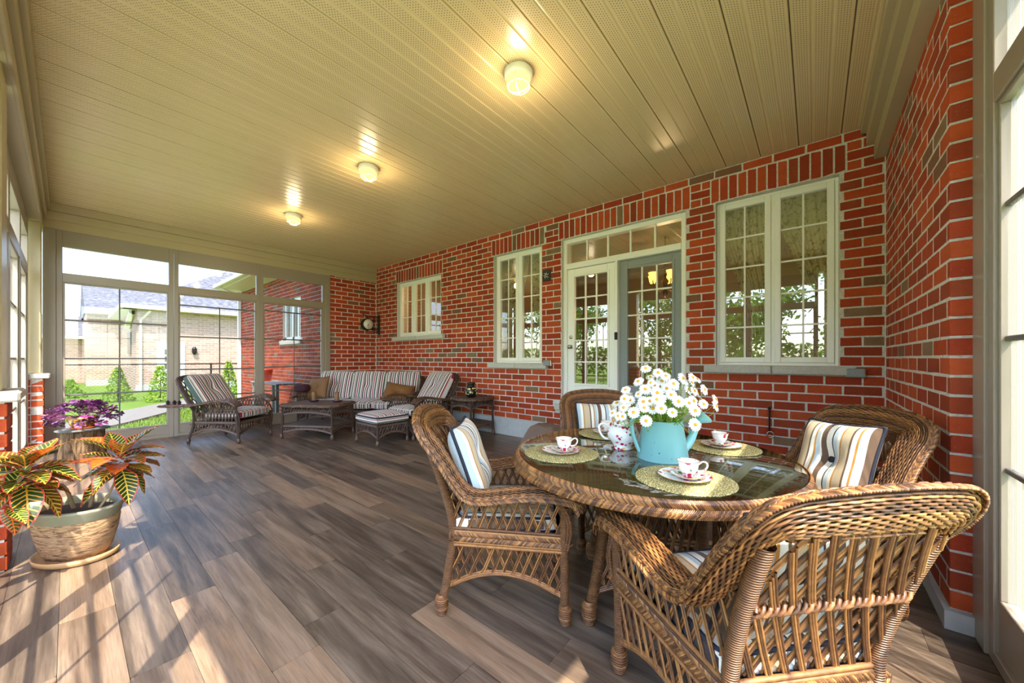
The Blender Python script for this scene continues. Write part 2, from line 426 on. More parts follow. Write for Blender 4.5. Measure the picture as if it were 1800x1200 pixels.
def place_bricks(parent, rows, axis, plane, thick, sign, keep=300, stuffname='brickwork'):
    """axis 'x': wall along X at y=plane, face towards sign*Y"""
    def px(b):
        x, y = (b[0], plane) if axis == 'x' else (plane, b[0])
        dep = max(0.4, FWD[0]*x+FWD[1]*y); return b[2]*b[3]/dep**2
    rows = sorted(rows, key=px, reverse=True)
    g = G(); nrest = 0
    for i, (u, z, du, dz) in enumerate(rows):
        k = random.randrange(6); th = thick; dj = random.uniform(-0.0008, 0.0008)
        c = plane - sign*(th/2) + dj
        loc = (u, c, z) if axis == 'x' else (c, u, z); rz = (0 if axis == 'x' else PI/2) + (PI if random.random() < .5 else 0)
        if i < keep:
            o = bpy.data.objects.new('brick', UBM[k]); COL.objects.link(o); o.parent = parent
            o.location = loc; o.rotation_euler = (0,0,rz); o.scale = (du, th, dz)
        else:
            Mx = RZ(rz, loc); S = np.diag([du, th, dz, 1.0]); g.join(UB[k], Mx @ S); nrest += 1
    if nrest:
        o = part(stuffname, g, M['brick'], parent, False); o['kind'] = 'stuff'
def wall_cells(g, us, zs, holes, y0, y1, axis='x'):
    us = sorted(set(us)); zs = sorted(set(zs))
    for i in range(len(us)-1):
        for k in range(len(zs)-1):
            cu, cz = (us[i]+us[i+1])/2, (zs[k]+zs[k+1])/2
            if any(a < cu < b and c < cz < d for a, b, c, d in holes): continue
            if axis == 'x': g.box(us[i], us[i+1], y0, y1, zs[k], zs[k+1])
            else: g.box(y0, y1, us[i], us[i+1], zs[k], zs[k+1])

# ------------------------------------------------------------------ openings in the house wall
W3 = (wall_x(1258), wall_x(1475), 1.179, 2.985)       # large window
W2 = (wall_x(868), wall_x(952), 1.179, 2.985)         # tall window
W1 = (wall_x(698), wall_x(775), 1.721, 2.895)           # small window
DR = (wall_x(987), wall_x(1205), 0.59, 2.985)         # french doors with transom
HOLES = [W1, W2, W3, DR]
SILLH = 0.0903
sills = [(o[0]-0.11, o[1]+0.11, o[2]-SILLH, o[2]) for o in (W1, W2, W3)] + [(DR[0]-0.1, DR[1]+0.1, DR[2]-SILLH, DR[2])]
CB = 0.276
# wall_back
g = G()
wall_cells(g, [XL-0.3, XR+0.3]+[h[0] for h in HOLES]+[h[1] for h in HOLES], [0, H+0.2]+[h[2] for h in HOLES]+[h[3] for h in HOLES], HOLES, D+0.0025, D+0.30)
wall_back = struct('wall_back', g, M['mortar'])
blocks = [(h[0],h[1],h[2],h[3]) for h in HOLES] + sills
rows = []
for h in HOLES:
    e = 0.04 if h is W1 else 0.05
    blocks.append((h[0]-e, h[1]+e, h[3], h[3]+0.271)); rows += soldier(h[0]-e, h[1]+e, h[3]+0.004)
rows += lay(XL, XR, CB, H, blocks, 0.07)
place_bricks(wall_back, rows, 'x', D, 0.10, -1, 300)
part('foundation', G().box(XL, XR-0.01, D-0.025, D+0.05, 0, CB), M['concrete'], wall_back, False)
# stone sills
for nm, (a,b,c,d) in zip(range(4), sills):
    gg = G().bbox(a, (a+b)/2-0.003, D-0.055, D+0.14, c+0.004, d-0.004, 0.008).bbox((a+b)/2+0.003, b, D-0.055, D+0.14, c+0.004, d-0.004, 0.008)
    part('stone_sill', gg, M['stone'], wall_back, False)
# wall_right
g = G().box(XR+0.0012, XR+0.40, 2.625, D+0.1, 0, 3.05)
wall_right = struct('wall_right', g, M['mortar'])
place_bricks(wall_right, lay(2.61, D, 0.085, 3.06, [], 0.13), 'y', XR, 0.10, -1, 300)
part('foundation', G().box(XR-0.022, XR+0.10, 2.59, D, 0, 0.085), M['concrete'], wall_right, False)
# far brick return next to the screen wall
g = G().box(XL-0.35, XL-0.002, YG+0.007, D+0.1, -0.4, H)
wall_left = struct('wall_left', g, M['mortar'])
place_bricks(wall_left, lay(YG, D, 0.0, 3.02, [], 0.05), 'y', XL, 0.10, 1, 300)

# ------------------------------------------------------------------ floor planks
g = G().box(XL-0.1, XS+0.05, YF-0.25, D+0.02, -0.12, -0.006)
floor = struct('floor', g, M['subfloor'])
PW, PLN = 0.182, 1.22
y = YF-0.20; k = 0; pm = G().bbox(-.5,.5,-.5,.5,-.5,.5,0.01).mesh('plank', M['plank'], False)
while y < D-0.02:
    x = XL-0.02-[0.0,0.46,0.9,0.22,0.71,1.05][k % 6]; w = min(PW, D-0.02-y)
    while x < XS:
        a, b = max(x, XL-0.02), min(x+PLN, XS)
        if b-a > 0.05:
            obj('plank', pm, floor, ((a+b)/2, y+w/2, -0.004), (0,0,0), (b-a-0.0015, w-0.0015, 0.008))
        x += PLN
    y += PW; k += 1

# ------------------------------------------------------------------ ceiling
g = G().box(XL-0.4, XS+0.35, YF-0.45, D+0.35, H+0.012, H+0.2)
ceiling = struct('ceiling', g, M['groove'])
bw = 0.104; Lc = D-(YF-0.02)
def soffit_mesh(dl, dr):
    L = [(-0.0495,0.012),(-0.0475,0.001),(-0.045,0.0)] if dl else [(-0.052,0.0045),(-0.047,0.003),(-0.042,0.0)]
    R = [(0.045,0.0),(0.0475,0.001),(0.0495,0.012)] if dr else [(0.042,0.0),(0.047,0.003),(0.052,0.0045)]
    prof = L+R; gp = G(); gp.grid(np.stack([A([(p[0], -Lc/2, p[1]) for p in prof]), A([(p[0], Lc/2, p[1]) for p in prof])])); return gp.mesh('soffit_board', M['soffit'], False)
SBM = [soffit_mesh(1,0), soffit_mesh(0,0), soffit_mesh(0,1)]
x = XL+0.052; k = 0
while x < 0.36:
    obj('soffit_board', SBM[k % 3], ceiling, (x, YF-0.02+Lc/2, H)); x += bw; k += 1

# ------------------------------------------------------------------ boxed beams / trims
def stepped(name, poly, a, b, axis):
    return struct(name, G().prism(poly, a, b, axis), M['trim'])
# along the right wall: section in (x,z) extruded along y
stepped('trim_1', [(0.324,H+0.01),(0.324,3.288),(0.36,3.288),(0.36,3.17),(0.41,3.17),(0.41,3.035),(0.82,3.035),(0.82,H+0.01)][::-1], YF-0.4, D-0.001, 'y')
# far wall: three lapped boards, section in (x,z)
t2 = stepped('trim_2', [(XL+0.03,H+0.01),(XL+0.03,3.245),(XL+0.012,3.245),(XL+0.012,3.125),(XL,3.125),(XL,3.0),(XL-0.32,3.0),(XL-0.32,H+0.01)], YF-0.1, D-0.001, 'y')
t2b = part('fascia_board', G().bbox(XL, XL+0.045, YF, D-0.002, 3.235, H, 0.004), M['trim'], t2, False)
part('fascia_board', G().bbox(XL, XL+0.028, YF, D-0.002, 3.120, 3.232, 0.004), M['trim'], t2, False)
# front wall beam
t3 = struct('trim_3', G().box(XL-0.3, XS+0.3, YF-0.34, YF-0.035, 3.0, H+0.01), M['trim'])
part('fascia_board', G().bbox(XL, XS, YF-0.05, YF+0.045, 3.25, H, 0.004), M['trim'], t3, False)
part('fascia_board', G().bbox(XL, XS, YF-0.05, YF+0.015, 3.13, 3.247, 0.004), M['trim'], t3, False)
part('fascia_board', G().bbox(XL, XS, YF-0.05, YF-0.015, 3.005, 3.127, 0.004), M['trim'], t3, False)
# roof above the porch and eave
struct('roof', G().box(XL-0.45, XS+0.45, YF-0.55, D+0.4, H+0.2, H+0.32), M['trim2'])

# ------------------------------------------------------------------ porch screen windows
def screen_window(name, axis, plane, a, b, bars, film, zb=0.21, zt=2.30, tr=(2.42,2.78), ztop=3.0, vbar=True, sgn=1):
    """a..b = clear pane range along the wall; plane = inner face coordinate; frame goes sgn*depth outwards"""
    d0, d1 = (plane, plane-sgn*0.07); lo, hi = min(d0,d1), max(d0,d1); m = (lo+hi)/2
    fr = 0.055
    def bx(g, u0, u1, w0, w1, z0, z1):
        if axis == 'y': g.bbox(w0, w1, u0, u1, z0, z1, 0.003)
        else: g.bbox(u0, u1, w0, w1, z0, z1, 0.003)
    g = G()
    bx(g, a-fr, a, lo, hi, 0, ztop); bx(g, b, b+fr, lo, hi, 0, ztop)
    bx(g, a, b, lo, hi, tr[1], ztop); bx(g, a, b, lo, hi, zt, tr[0]); bx(g, a, b, lo, hi, 0, 0.05)
    root = struct(name, g, M['trim2'])
    gk = G(); bx(gk, a, b, lo+0.015, hi-0.015, 0.05, zb-0.03); part('kick_panel', gk, M['trim2'], root, False)
    gs = G(); s0, s1 = m-0.012, m+0.018
    for (u0,u1,z0,z1) in ((a,b,zb-0.03,zb),(a,b,zt-0.02,zt),(a,a+0.022,zb,zt-0.02),(b-0.022,b,zb,zt-0.02)): bx(gs,u0,u1,lo+0.012,hi-0.012,z0,z1)
    part('sash_frame', gs, M['trim2'], root, False)
    def pane(z0, z1, p, nm):
        gp = G()
        v = [(a,z0),(b,z0),(b,z1),(a,z1)]
        gp.add([(p,u,z) if axis=='y' else (u,p,z) for u,z in v], [(0,1,2,3)])
        return part(nm, gp, film, root, False)
    pane(tr[0], tr[1], m, 'transom_pane')
    zs = [zb]+sorted(bars)+[zt-0.02]
    for i in range(len(zs)-1): pane(zs[i], zs[i+1], m + (0.004 if i%2 else -0.004), 'pane')
    for z in bars:
        gb = G(); bx(gb, a+0.02, b-0.02, m-0.011, m+0.011, z-0.011, z+0.011); part('horizontal_bar', gb, M['bar'], root, False)
    if vbar:
        gb = G(); bx(gb, (a+b)/2-0.008, (a+b)/2+0.008, m-0.006, m+0.006, zb, max(bars) if vbar == 2 else zt-0.02); part('vertical_bar', gb, M['bar'], root, False)
    return root
PXL = XL+0.005
screen_window('window_4', 'y', PXL, -0.04, 1.03, [0.745,1.25,1.78], M['film_tint'])
screen_window('window_5', 'y', PXL, 1.145, 2.215, [0.62,1.07,1.605,2.12], M['film_tint'], vbar=2)
screen_window('window_6', 'y', PXL, 2.325, 3.39, [0.64,1.09,1.62,2.15], M['film_tint'], vbar=2)
struct('trim_4', G().bbox(XL-0.09, XL+0.02, YF-0.02, -0.095, 0, 3.0, 0.004), M['trim2'])
struct('trim_5', G().bbox(XL-0.09, XL+0.02, 3.445, YG+0.012, 0, 3.0, 0.004), M['trim2'])
# right wall screens (the sun comes through these)
RW = [(1.40,2.42),(0.26,1.285)]
for i,(a,b) in enumerate(RW): screen_window('window_%d' % (7+i), 'y', XS, a, b, [0.80,1.33,1.87], M['film_hazy'] if i == 0 else M['film'], zb=0.27, sgn=-1)
struct('trim_6', G().bbox(XS-0.012, XS+0.11, 2.475, 2.625, 0, 3.04, 0.004), M['trim2'])
# front wall: piers with columns and screens between
def pier(name, x0, x1, dy=0.0):
    y0, y1 = YF-0.25-dy, YF-dy
    g = G().box(x0+0.01, x1-0.01, y0+0.01, y1-0.01, 0, 1.01)
    root = struct(name, g, M['mortar'])
    rows = lay(x0, x1, 0, 0.99, [], x0)
    place_bricks(root, rows, 'x', y1, 0.10, 1, 300)
    place_bricks(root, lay(y0, y1-0.10, 0, 0.99, [], y0+0.03), 'y', x1, 0.10, 1, 300)
    part('stone_cap', G().bbox(x0-0.045, x1+0.05, y0-0.05, y1+0.05, 0.995, 1.058, 0.012), M['stone'], root, False)
    part('column', G().bbox(x0+0.03, x1-0.03, y0+0.02, y1-0.02, 1.058, 3.0, 0.008), M['trim'], root, False)
    return root
pier('wall_front', XL+0.03, XL+0.30)
pier('wall_front', -4.02, -3.66, 0.035)
pier('wall_front', 0.12, XS)
YP = YF-0.12
n = 9
for (x0, x1) in ((XL+0.34,-4.07),(-3.60,0.06)):
    w = (x1-x0)/3
    for i in range(3):
        screen_window('window_%d' % n, 'x', YP, x0+i*w+0.058, x0+(i+1)*w-0.058, [0.745,1.25,1.78], M['film'], sgn=1); n += 1

# ------------------------------------------------------------------ house windows and doors
def casement(name, o, nsash, rows, cols=2, yy=0.075):
    x0,x1,z0,z1 = o; y0, y1 = D+yy, D+yy+0.09
    fr = 0.028
    g = G().bbox(x0,x0+fr,y0,y1,z0,z1,.003).bbox(x1-fr,x1,y0,y1,z0,z1,.003).bbox(x0+fr,x1-fr,y0,y1,z0,z0+fr,.003).bbox(x0+fr,x1-fr,y0,y1,z1-fr,z1,.003)
    xs = np.linspace(x0+fr, x1-fr, nsash+1)
    for x in xs[1:-1]: g.bbox(x-0.014,x+0.014,y0,y1,z0+fr,z1-fr,.003)
    root = struct(name, g, M['white'])
    for i in range(nsash):
        a = xs[i]+(0.014 if i else 0.002); b = xs[i+1]-(0.014 if i < nsash-1 else 0.002); c = z0+fr+.002; d = z1-fr-.002; s = 0.055
        ys, ye = y0-0.012, y0+0.05
        g = G().bbox(a,a+s,ys,ye,c,d,.004).bbox(b-s,b,ys,ye,c,d,.004).bbox(a+s,b-s,ys,ye,c,c+s,.004).bbox(a+s,b-s,ys,ye,d-s,d,.004)
        sash = part('sash', g, M['white'], root, False)
        A0,A1,C0,C1 = a+s,b-s,c+s,d-s
        for r in range(rows):
            for q in range(cols):
                ax, bx_ = A0+(A1-A0)*q/cols, A0+(A1-A0)*(q+1)/cols; cz, dz = C0+(C1-C0)*r/rows, C0+(C1-C0)*(r+1)/rows
                part('pane', G().add([(ax,ys+.028,cz),(bx_,ys+.028,cz),(bx_,ys+.028,dz),(ax,ys+.028,dz)],[(0,1,2,3)]), M['pane'], sash, False)
        for q in range(1,cols):
            x = A0+(A1-A0)*q/cols; part('muntin', G().box(x-.008,x+.008,ys+.02,ys+.036,C0,C1), M['white'], sash, False)
        for r in range(1,rows):
            z = C0+(C1-C0)*r/rows; part('muntin', G().box(A0,A1,ys+.019,ys+.037,z-.008,z+.008), M['white'], sash, False)
    return root
casement('window_1', W1, 3, 3); casement('window_2', W2, 2, 5); casement('window_3', W3, 2, 5)
def french(o):
    x0,x1,z0,z1 = o; y0,y1 = D+0.05, D+0.16; f = 0.06
    zh = 2.60; xm = x0+(x1-x0)*0.485
    g = G().bbox(x0,x0+f,y0,y1,z0,z1,.004).bbox(x1-f,x1,y0,y1,z0,z1,.004).bbox(x0+f,x1-f,y0,y1,z1-f,z1,.004).bbox(x0+f,x1-f,y0-.01,y1,zh-0.05,zh+0.03,.004).bbox(x0,x1,y0-.02,y1,z0,z0+0.03,.004)
    g.bbox(xm-0.018,xm+0.018,y0-.01,y1,z0+.03,zh-.05,.004)
    root = struct('door_1', g, M['white'])
    tz0,tz1 = zh+0.03, z1-f; xs = np.linspace(x0+f, x1-f, 6)
    for i in range(5):
        part('transom_pane', G().add([(xs[i],y0+.04,tz0),(xs[i+1],y0+.04,tz0),(xs[i+1],y0+.04,tz1),(xs[i],y0+.04,tz1)],[(0,1,2,3)]), M['pane'], root, False)
        if i: part('muntin', G().box(xs[i]-.011,xs[i]+.011,y0+.025,y0+.055,tz0,tz1), M['white'], root, False)
    def leaf(nm, a, b, mat, ys, cols, m):
        c, d = z0+0.035, zh-0.055; s = 0.115; top = 0.115; bot = 0.27
        A0,A1,C0,C1 = a+s,b-s,c+bot,d-top
        g = G().bbox(a,A0,ys,ys+.045,c,d,.004).bbox(A1,b,ys,ys+.045,c,d,.004).bbox(A0,A1,ys,ys+.045,c,C0,.004).bbox(A0,A1,ys,ys+.045,C1,d,.004)
        lf = part(nm, g, mat, root, False)
        e = 0.03
        part('glazing_bead', G().bbox(A0-e,A0,ys-.012,ys,C0-e,C1+e,.003).bbox(A1,A1+e,ys-.012,ys,C0-e,C1+e,.003).bbox(A0,A1,ys-.012,ys,C0-e,C0,.003).bbox(A0,A1,ys-.012,ys,C1,C1+e,.003), mat, lf, False)
        for r in range(5):
            for q in range(cols):
                ax,bx_ = A0+(A1-A0)*q/cols, A0+(A1-A0)*(q+1)/cols; cz,dz = C0+(C1-C0)*r/5, C0+(C1-C0)*(r+1)/5
                part('pane', G().add([(ax,ys+.02,cz),(bx_,ys+.02,cz),(bx_,ys+.02,dz),(ax,ys+.02,dz)],[(0,1,2,3)]), M['pane'], lf, False)
        for q in range(1,cols):
            x = A0+(A1-A0)*q/cols; part('muntin', G().box(x-.009,x+.009,ys+.006,ys+.034,C0,C1), M['white'], lf, False)
        for r in range(1,5):
            z = C0+(C1-C0)*r/5; part('muntin', G().box(A0,A1,ys+.005,ys+.035,z-.009,z+.009), M['white'], lf, False)
        return lf
    lf = leaf('door_leaf', x0+f+.003, xm-.02, M['white'], D+0.07, 3, 0)
    kx = x0+f+0.06
    Rx = np.array([[1,0,0,0],[0,0,1,0],[0,-1,0,0],[0,0,0,1.0]])
    kn = G().join(G().lathe([(0.03,0),(0.03,.008),(0.012,.012),(0.012,.035),(0.028,.045),(0.03,.06),(0.02,.072),(0,.075)],16), np.array([[1,0,0,kx],[0,0,-1,D+0.07],[0,1,0,1.42],[0,0,0,1.0]]))
    part('door_knob', kn, M['chrome'], lf)
    part('deadbolt', G().join(G().lathe([(0.026,0),(0.026,.012),(0.018,.02),(0,.021)],16), np.array([[1,0,0,kx],[0,0,-1,D+0.07],[0,1,0,1.56],[0,0,0,1.0]])), M['chrome'], lf)
    leaf('screen_door_leaf', xm+.02, x1-f-.003, M['greydoor'], D+0.10, 3, 0)
    part('latch', G().bbox(xm-0.015,xm+0.022,y0-.035,y0-.01,1.50,1.60,.004), M['iron'], root, False)
french(DR)

# ------------------------------------------------------------------ rooms behind the house windows
M['roomwall'] = plain('tan_room_wall', '#8a7459', 0.8)
M['roomfloor'] = plain('brown_room_floor', '#4a3524', 0.4)
M['bulb'] = emit('warm_lamp_shade', '#ffb040', 2.0)
RY0, RY1, RZ0 = D+0.30, 8.6, 0.57
g = G().box(XL, 1.6, RY0, RY1, RZ0-0.1, RZ0)
struct('floor', g, M['roomfloor'])
struct('ceiling', G().box(XL, 1.6, RY0, RY1, 3.3, 3.4), M['roomwall'])
struct('wall_inner_back', G().box(XL, 1.6, RY1, RY1+0.1, RZ0, 3.3), M['roomwall'])
struct('wall_inner_right', G().box(1.5, 1.6, RY0, RY1, RZ0, 3.3), M['roomwall'])
struct('wall_inner_left', G().box(XL, XL+0.1, RY0, RY1, RZ0, 3.3), M['roomwall'])
struct('wall_inner_partition', G().box(-4.9, -4.8, RY0, RY1, RZ0, 3.3), M['roomwall'])
def curtain_mat():
    m = Mat('floral_sheer_curtain').set(rough=0.9, spec=0.1)
    f = m.noise(m.pos(), 16, 3, 0.6, 1.5)
    m.base(m.ramp(f, [(0.40,'#d3c49c'),(0.56,'#c9b78c'),(0.62,'#8d7a45'),(0.7,'#6b6a3a')]))
    return m.m
M['curtain'] = curtain_mat()
def curtain(x0, x1, z0, z1, tie, label, group):
    nx, nz = 60, 14; V = np.zeros((nz, nx, 3))
    for i in range(nz):
        t = i/(nz-1); z = z1+(z0-z1)*t
        w = 1-0.62*math.sin(min(1.0, t/0.72)*PI/2)**2.2 if t < .72 else 0.38+0.2*(t-.72)/.28
        for j in range(nx):
            s = j/(nx-1)
            x = (x0+(x1-x0)*s*w) if tie < 0 else (x1-(x1-x0)*(1-s)*w)
            V[i,j] = (x, RY0+0.06+0.022*math.sin(s*44), z)
    o = part('curtain', G().grid(V), M['curtain'], None); tag(o, label, 'curtain', group); return o
curtain(W3[0]-0.05, (W3[0]+W3[1])/2-0.01, 0.9, 3.05, 1, 'floral curtain behind the left sash of the large double window', 'floral curtains')
curtain((W3[0]+W3[1])/2+0.01, W3[1]+0.08, 0.9, 3.05, 1, 'floral curtain behind the right sash of the large double window', 'floral curtains')
curtain(W2[0]-0.1, (W2[0]+W2[1])/2-0.01, 0.9, 3.05, -1, 'floral curtain behind the left sash of the tall narrow window', 'floral curtains')
curtain((W2[0]+W2[1])/2+0.01, W2[1]+0.1, 0.9, 3.05, -1, 'floral curtain behind the right sash of the tall narrow window', 'floral curtains')
M['bronze'] = plain('dark_bronze', '#2b1c10', 0.4, 0.6)
def lamp_light(loc, parent, e, rad=0.05, col=(1,0.66,0.32)):
    d = bpy.data.lights.new('bulb', 'POINT'); d.energy = e; d.color = col; d.shadow_soft_size = rad
    o = bpy.data.objects.new('bulb', d); COL.objects.link(o); o.parent = parent; o.location = loc; return o
def chandelier(loc, label):
    t = thing('chandelier', label, 'chandelier', loc)
    part('rod', G().tubes([(0,0,0.1),(0,0,3.3-loc[2])], 0.008, 6), M['bronze'], t)
    part('body', G().lathe([(0,-0.28),(0.02,-0.26),(0.05,-0.2),(0.02,-0.14),(0.035,-0.06),(0.06,0),(0.02,0.06),(0.03,0.12),(0,0.15)], 14), M['bronze'], t)
    for i in range(5):
        a = i*2*PI/5+0.35; c, s = math.cos(a), math.sin(a)
        P = [(r*c, r*s, z) for r, z in ((0.02,-0.1),(0.10,-0.17),(0.19,-0.13),(0.24,-0.04),(0.24,0.0))]
        arm = part('arm', G().tubes(P, 0.009, 6), M['bronze'], t)
        part('lamp_shade', G().lathe([(0.035,0.0),(0.05,0.03),(0.062,0.09),(0.075,0.13)], 14, c=(0.24*c,0.24*s,0), cap=False), M['bulb'], arm)
    lamp_light((0,0,-0.45), t, 10)
    return t
chandelier((-1.94, 6.4, 2.55), 'bronze chandelier with glowing amber shades seen through the right door')
def table_lamp(loc, label):
    t = thing('table_lamp', label, 'lamp', loc, 0, 'lit lamps indoors')
    part('lamp_base', G().lathe([(0.07,0),(0.07,0.02),(0.02,0.05),(0.05,0.16),(0.02,0.28),(0.012,0.36)], 14), M['bronze'], t)
    part('lamp_shade', G().lathe([(0.13,0.34),(0.08,0.56)], 16, cap=False), M['bulb'], t)
    part('stand', G().lathe([(0.02,-(loc[2]-RZ0)),(0.02,0)], 10), M['bronze'], t)
    return t
tl = table_lamp((-6.35,5.9,2.05), 'glowing lamp behind the left pane of the small triple window')
table_lamp((-4.25,6.6,2.2), 'glowing lamp behind the tall narrow window')
table_lamp((-3.85,5.6,1.35), 'low lit lamp behind the left sash of the tall narrow window')
lamp_light((0,0,.62), tl, 14)

# ------------------------------------------------------------------ outdoors
GZ = -0.32
def lawn_mat():
    m = Mat('sunny_lawn').set(rough=0.9, spec=0.1); p = m.pos()
    f = m.noise(p, 1.3, 4); f2 = m.noise(p, 60, 3)
    c = m.mix(f, '#6a8636', '#8aa34a'); m.base(m.mix(m.math('MULTIPLY', f2, 0.5), c, '#4a6826')); m.bump(f2, 0.8, 0.03); return m.m
M['lawn'] = lawn_mat()
struct('lawn', G().box(-90, 60, -60, 60, GZ-0.3, GZ), M['lawn'])
def grass(x0,x1,y0,y1,n,h):
    P = np.column_stack([rng.uniform(x0,x1,n), rng.uniform(y0,y1,n), np.full(n, GZ)])
    a = rng.uniform(0,2*PI,n); w = 0.010; hh = h*rng.uniform(.5,1.2,n)
    dx = np.column_stack([np.cos(a)*w, np.sin(a)*w, np.zeros(n)]); tip = P+np.column_stack([rng.normal(0,.02,n), rng.normal(0,.02,n), hh])
    V = np.stack([P-dx,P+dx,tip],1).reshape(-1,3); return V
V = grass(-15,-8.3,-2.5,2.7,26000,0.07); g = G(); g.add(V, None, np.arange(len(V)).reshape(-1,3))
m = Mat('grass_blade').set(rough=0.8, spec=0.2); m.base(m.ramp(m.new('ShaderNodeNewGeometry').outputs['Random Per Island'], [(0,'#5c7c2c'),(1,'#98b254')])); M['blade'] = m.m
o = part('lawn_grass', g, M['blade'], None, False); o['kind'] = 'stuff'; tag(o, 'short bright green grass outside the far screen windows', 'grass')
# path: a curved strip of concrete
cl = A([(-10.0,-3.0),(-11.4,-1.2),(-12.4,0.0),(-13.5,0.75),(-15.2,1.7),(-17.5,3.2)])
def catmull(P, n):
    P = A(P); out = []
    for t in np.linspace(0, len(P)-1, n):
        i = min(int(t), len(P)-2); f = t-i
        p0, p1, p2, p3 = P[max(i-1,0)], P[i], P[i+1], P[min(i+2,len(P)-1)]
        out.append(0.5*((2*p1)+(-p0+p2)*f+(2*p0-5*p1+4*p2-p3)*f*f+(-p0+3*p1-3*p2+p3)*f**3))
    return A(out)
cc = catmull(cl, 24); T_ = unit(np.gradient(cc, axis=0)); Nn = np.column_stack([-T_[:,1], T_[:,0]]); hw = 0.65
V = np.stack([np.column_stack([cc+Nn*hw, np.full(24,GZ+.075)]), np.column_stack([cc-Nn*hw, np.full(24,GZ+.075)])])
struct('path', G().grid(V).grid(np.stack([V[1], V[1]*A((1,1,0))+A((0,0,GZ))])).grid(np.stack([V[0]*A((1,1,0))+A((0,0,GZ)), V[0]])), plain('worn_path_concrete','#8f8880',.9,nz=.3,nsc=8))
struct('patio', G().box(XL-0.9, XS+3, YF-2.6, YF-0.5, GZ-0.2, GZ+0.06), M['concrete'])

# own brick wing beyond the far wall
WX0 = -14.1
g = G(); WW = (wall_x(497, YG), wall_x(528, YG), 1.7, 2.75)
wall_cells(g, [WX0, XL-0.3, WW[0], WW[1]], [GZ, 3.4, WW[2], WW[3]], [WW], YG+0.007, YG+0.25)
wing = struct('wall_wing', g, M['mortar'])
rows = lay(WX0, XL-0.13, GZ, 3.35, [WW, (WW[0]-.1,WW[1]+.1,WW[2]-.1,WW[2])], 0)
place_bricks(wing, rows, 'x', YG, 0.1, -1, 0)
part('stone_sill', G().bbox(WW[0]-.1,WW[1]+.1,YG-.05,YG+.12,WW[2]-.1,WW[2],.008), M['stone'], wing, False)
part('wing_end', G().box(WX0, WX0+0.2, YG+0.25, YG+8, GZ, 3.4), M['mortar'], wing, False)
x0,x1,z0,z1 = WW
wf = struct('window_16', G().bbox(x0,x0+.09,YG+.05,YG+.13,z0,z1,.004).bbox(x1-.09,x1,YG+.05,YG+.13,z0,z1,.004).bbox(x0,x1,YG+.05,YG+.13,z0,z0+.09,.004).bbox(x0,x1,YG+.05,YG+.13,z1-.09,z1,.004).bbox((x0+x1)/2-.05,(x0+x1)/2+.05,YG+.05,YG+.13,z0,z1,.004), M['white'])
for a,b in ((x0+.09,(x0+x1)/2-.05),((x0+x1)/2+.05,x1-.09)):
    part('pane', G().add([(a,YG+.09,z0+.09),(b,YG+.09,z0+.09),(b,YG+.09,z1-.09),(a,YG+.09,z1-.09)],[(0,1,2,3)]), M['pane'], wf, False)
    part('muntin', G().box((a+b)/2-.008,(a+b)/2+.008,YG+.08,YG+.1,z0+.09,z1-.09), M['white'], wf, False)
part('room_back', G().box(x0-.3,x1+.3,YG+.5,YG+.52,z0-.3,z1+.3), M['roomwall'], wf, False)
M['eave'] = plain('cream_eave', '#e2dcc2', 0.5)
M['shingle'] = None
def shingle_mat():
    m = Mat('grey_asphalt_shingle').set(rough=0.9, spec=0.2); p = m.pos(); X = m.xyz(p)
    row = m.math('FLOOR', m.math('MULTIPLY', X[2], 7)); f = m.noise(m.comb(m.math('MULTIPLY', X[0], 2.5), m.math('MULTIPLY', X[1], 2.5), row), 2.0, 2)
    m.base(m.ramp(f, [(0.3,'#5b5c64'),(0.5,'#74757d'),(0.7,'#8b8b90')])); return m.m
M['shingle'] = shingle_mat()
eave = struct('roof', G().box(WX0-0.45, XL-0.5, YG-0.5, YG+0.3, 3.40, 3.56).add([(WX0-.45,YG-.5,3.56),(XL-.5,YG-.5,3.56),(XL-.5,YG+4,5.6),(WX0-.45,YG+4,5.6)],[(0,1,2,3)]), M['eave'])
part('gutter', G().bbox(WX0-0.5, XL-0.5, YG-0.62, YG-0.5, 3.44, 3.56, 0.015), M['eave'], eave, False)
part('downspout', G().bbox(WX0-0.02, WX0+0.07, YG-0.10, YG-0.01, GZ, 3.35, 0.01).tubes([(WX0+.02,YG-.56,3.44),(WX0+.02,YG-.4,3.36),(WX0+.02,YG-.06,3.25)],0.04,6), M['white'], eave, False)

# neighbour's house
def nbrick_mat():
    m = Mat('buff_brick').set(rough=0.85, spec=0.2); X = m.xyz(m.pos())
    bt = m.new('ShaderNodeTexBrick'); m.l.new(m.comb(m.math('ADD', X[0], X[1]), X[2], 0.0), bt.inputs['Vector'])
    bt.inputs['Scale'].default_value = 1.0; bt.inputs['Brick Width'].default_value = 0.30; bt.inputs['Row Height'].default_value = 0.11; bt.inputs['Mortar Size'].default_value = 0.012
    bt.inputs['Color1'].default_value = lin('#c6a593'); bt.inputs['Color2'].default_value = lin('#ad8d7d'); bt.inputs['Mortar'].default_value = lin('#c8bbb0')
    m.base(bt.outputs[0]); return m.m
M['nb'] = nbrick_mat()
nh = thing('house', 'buff brick neighbouring house with grey shingle roof beyond the fence', 'building', (-26,4,GZ))
def np_(name, g, mat, par=None, sm=False):
    V = [v - A((-26,4,GZ)) for v in g.v]; g.v = V; return part(name, g, mat, par or nh, sm)
XB, XA = -24.5, -31.9
np_('wall', G().box(XB-9, XB, 2.06, 14, GZ, 3.7), M['nb'])
np_('wall', G().box(XA-12, XA, 0.70, 2.2, GZ, 3.9), M['nb'])
np_('wall', G().box(-48, -36.5, -3.2, 0.9, GZ, 2.6), M['nb'])
np_('foundation', G().box(XB-0.1, XB+0.03, 2.04, 14, GZ, GZ+0.35), M['concrete'])
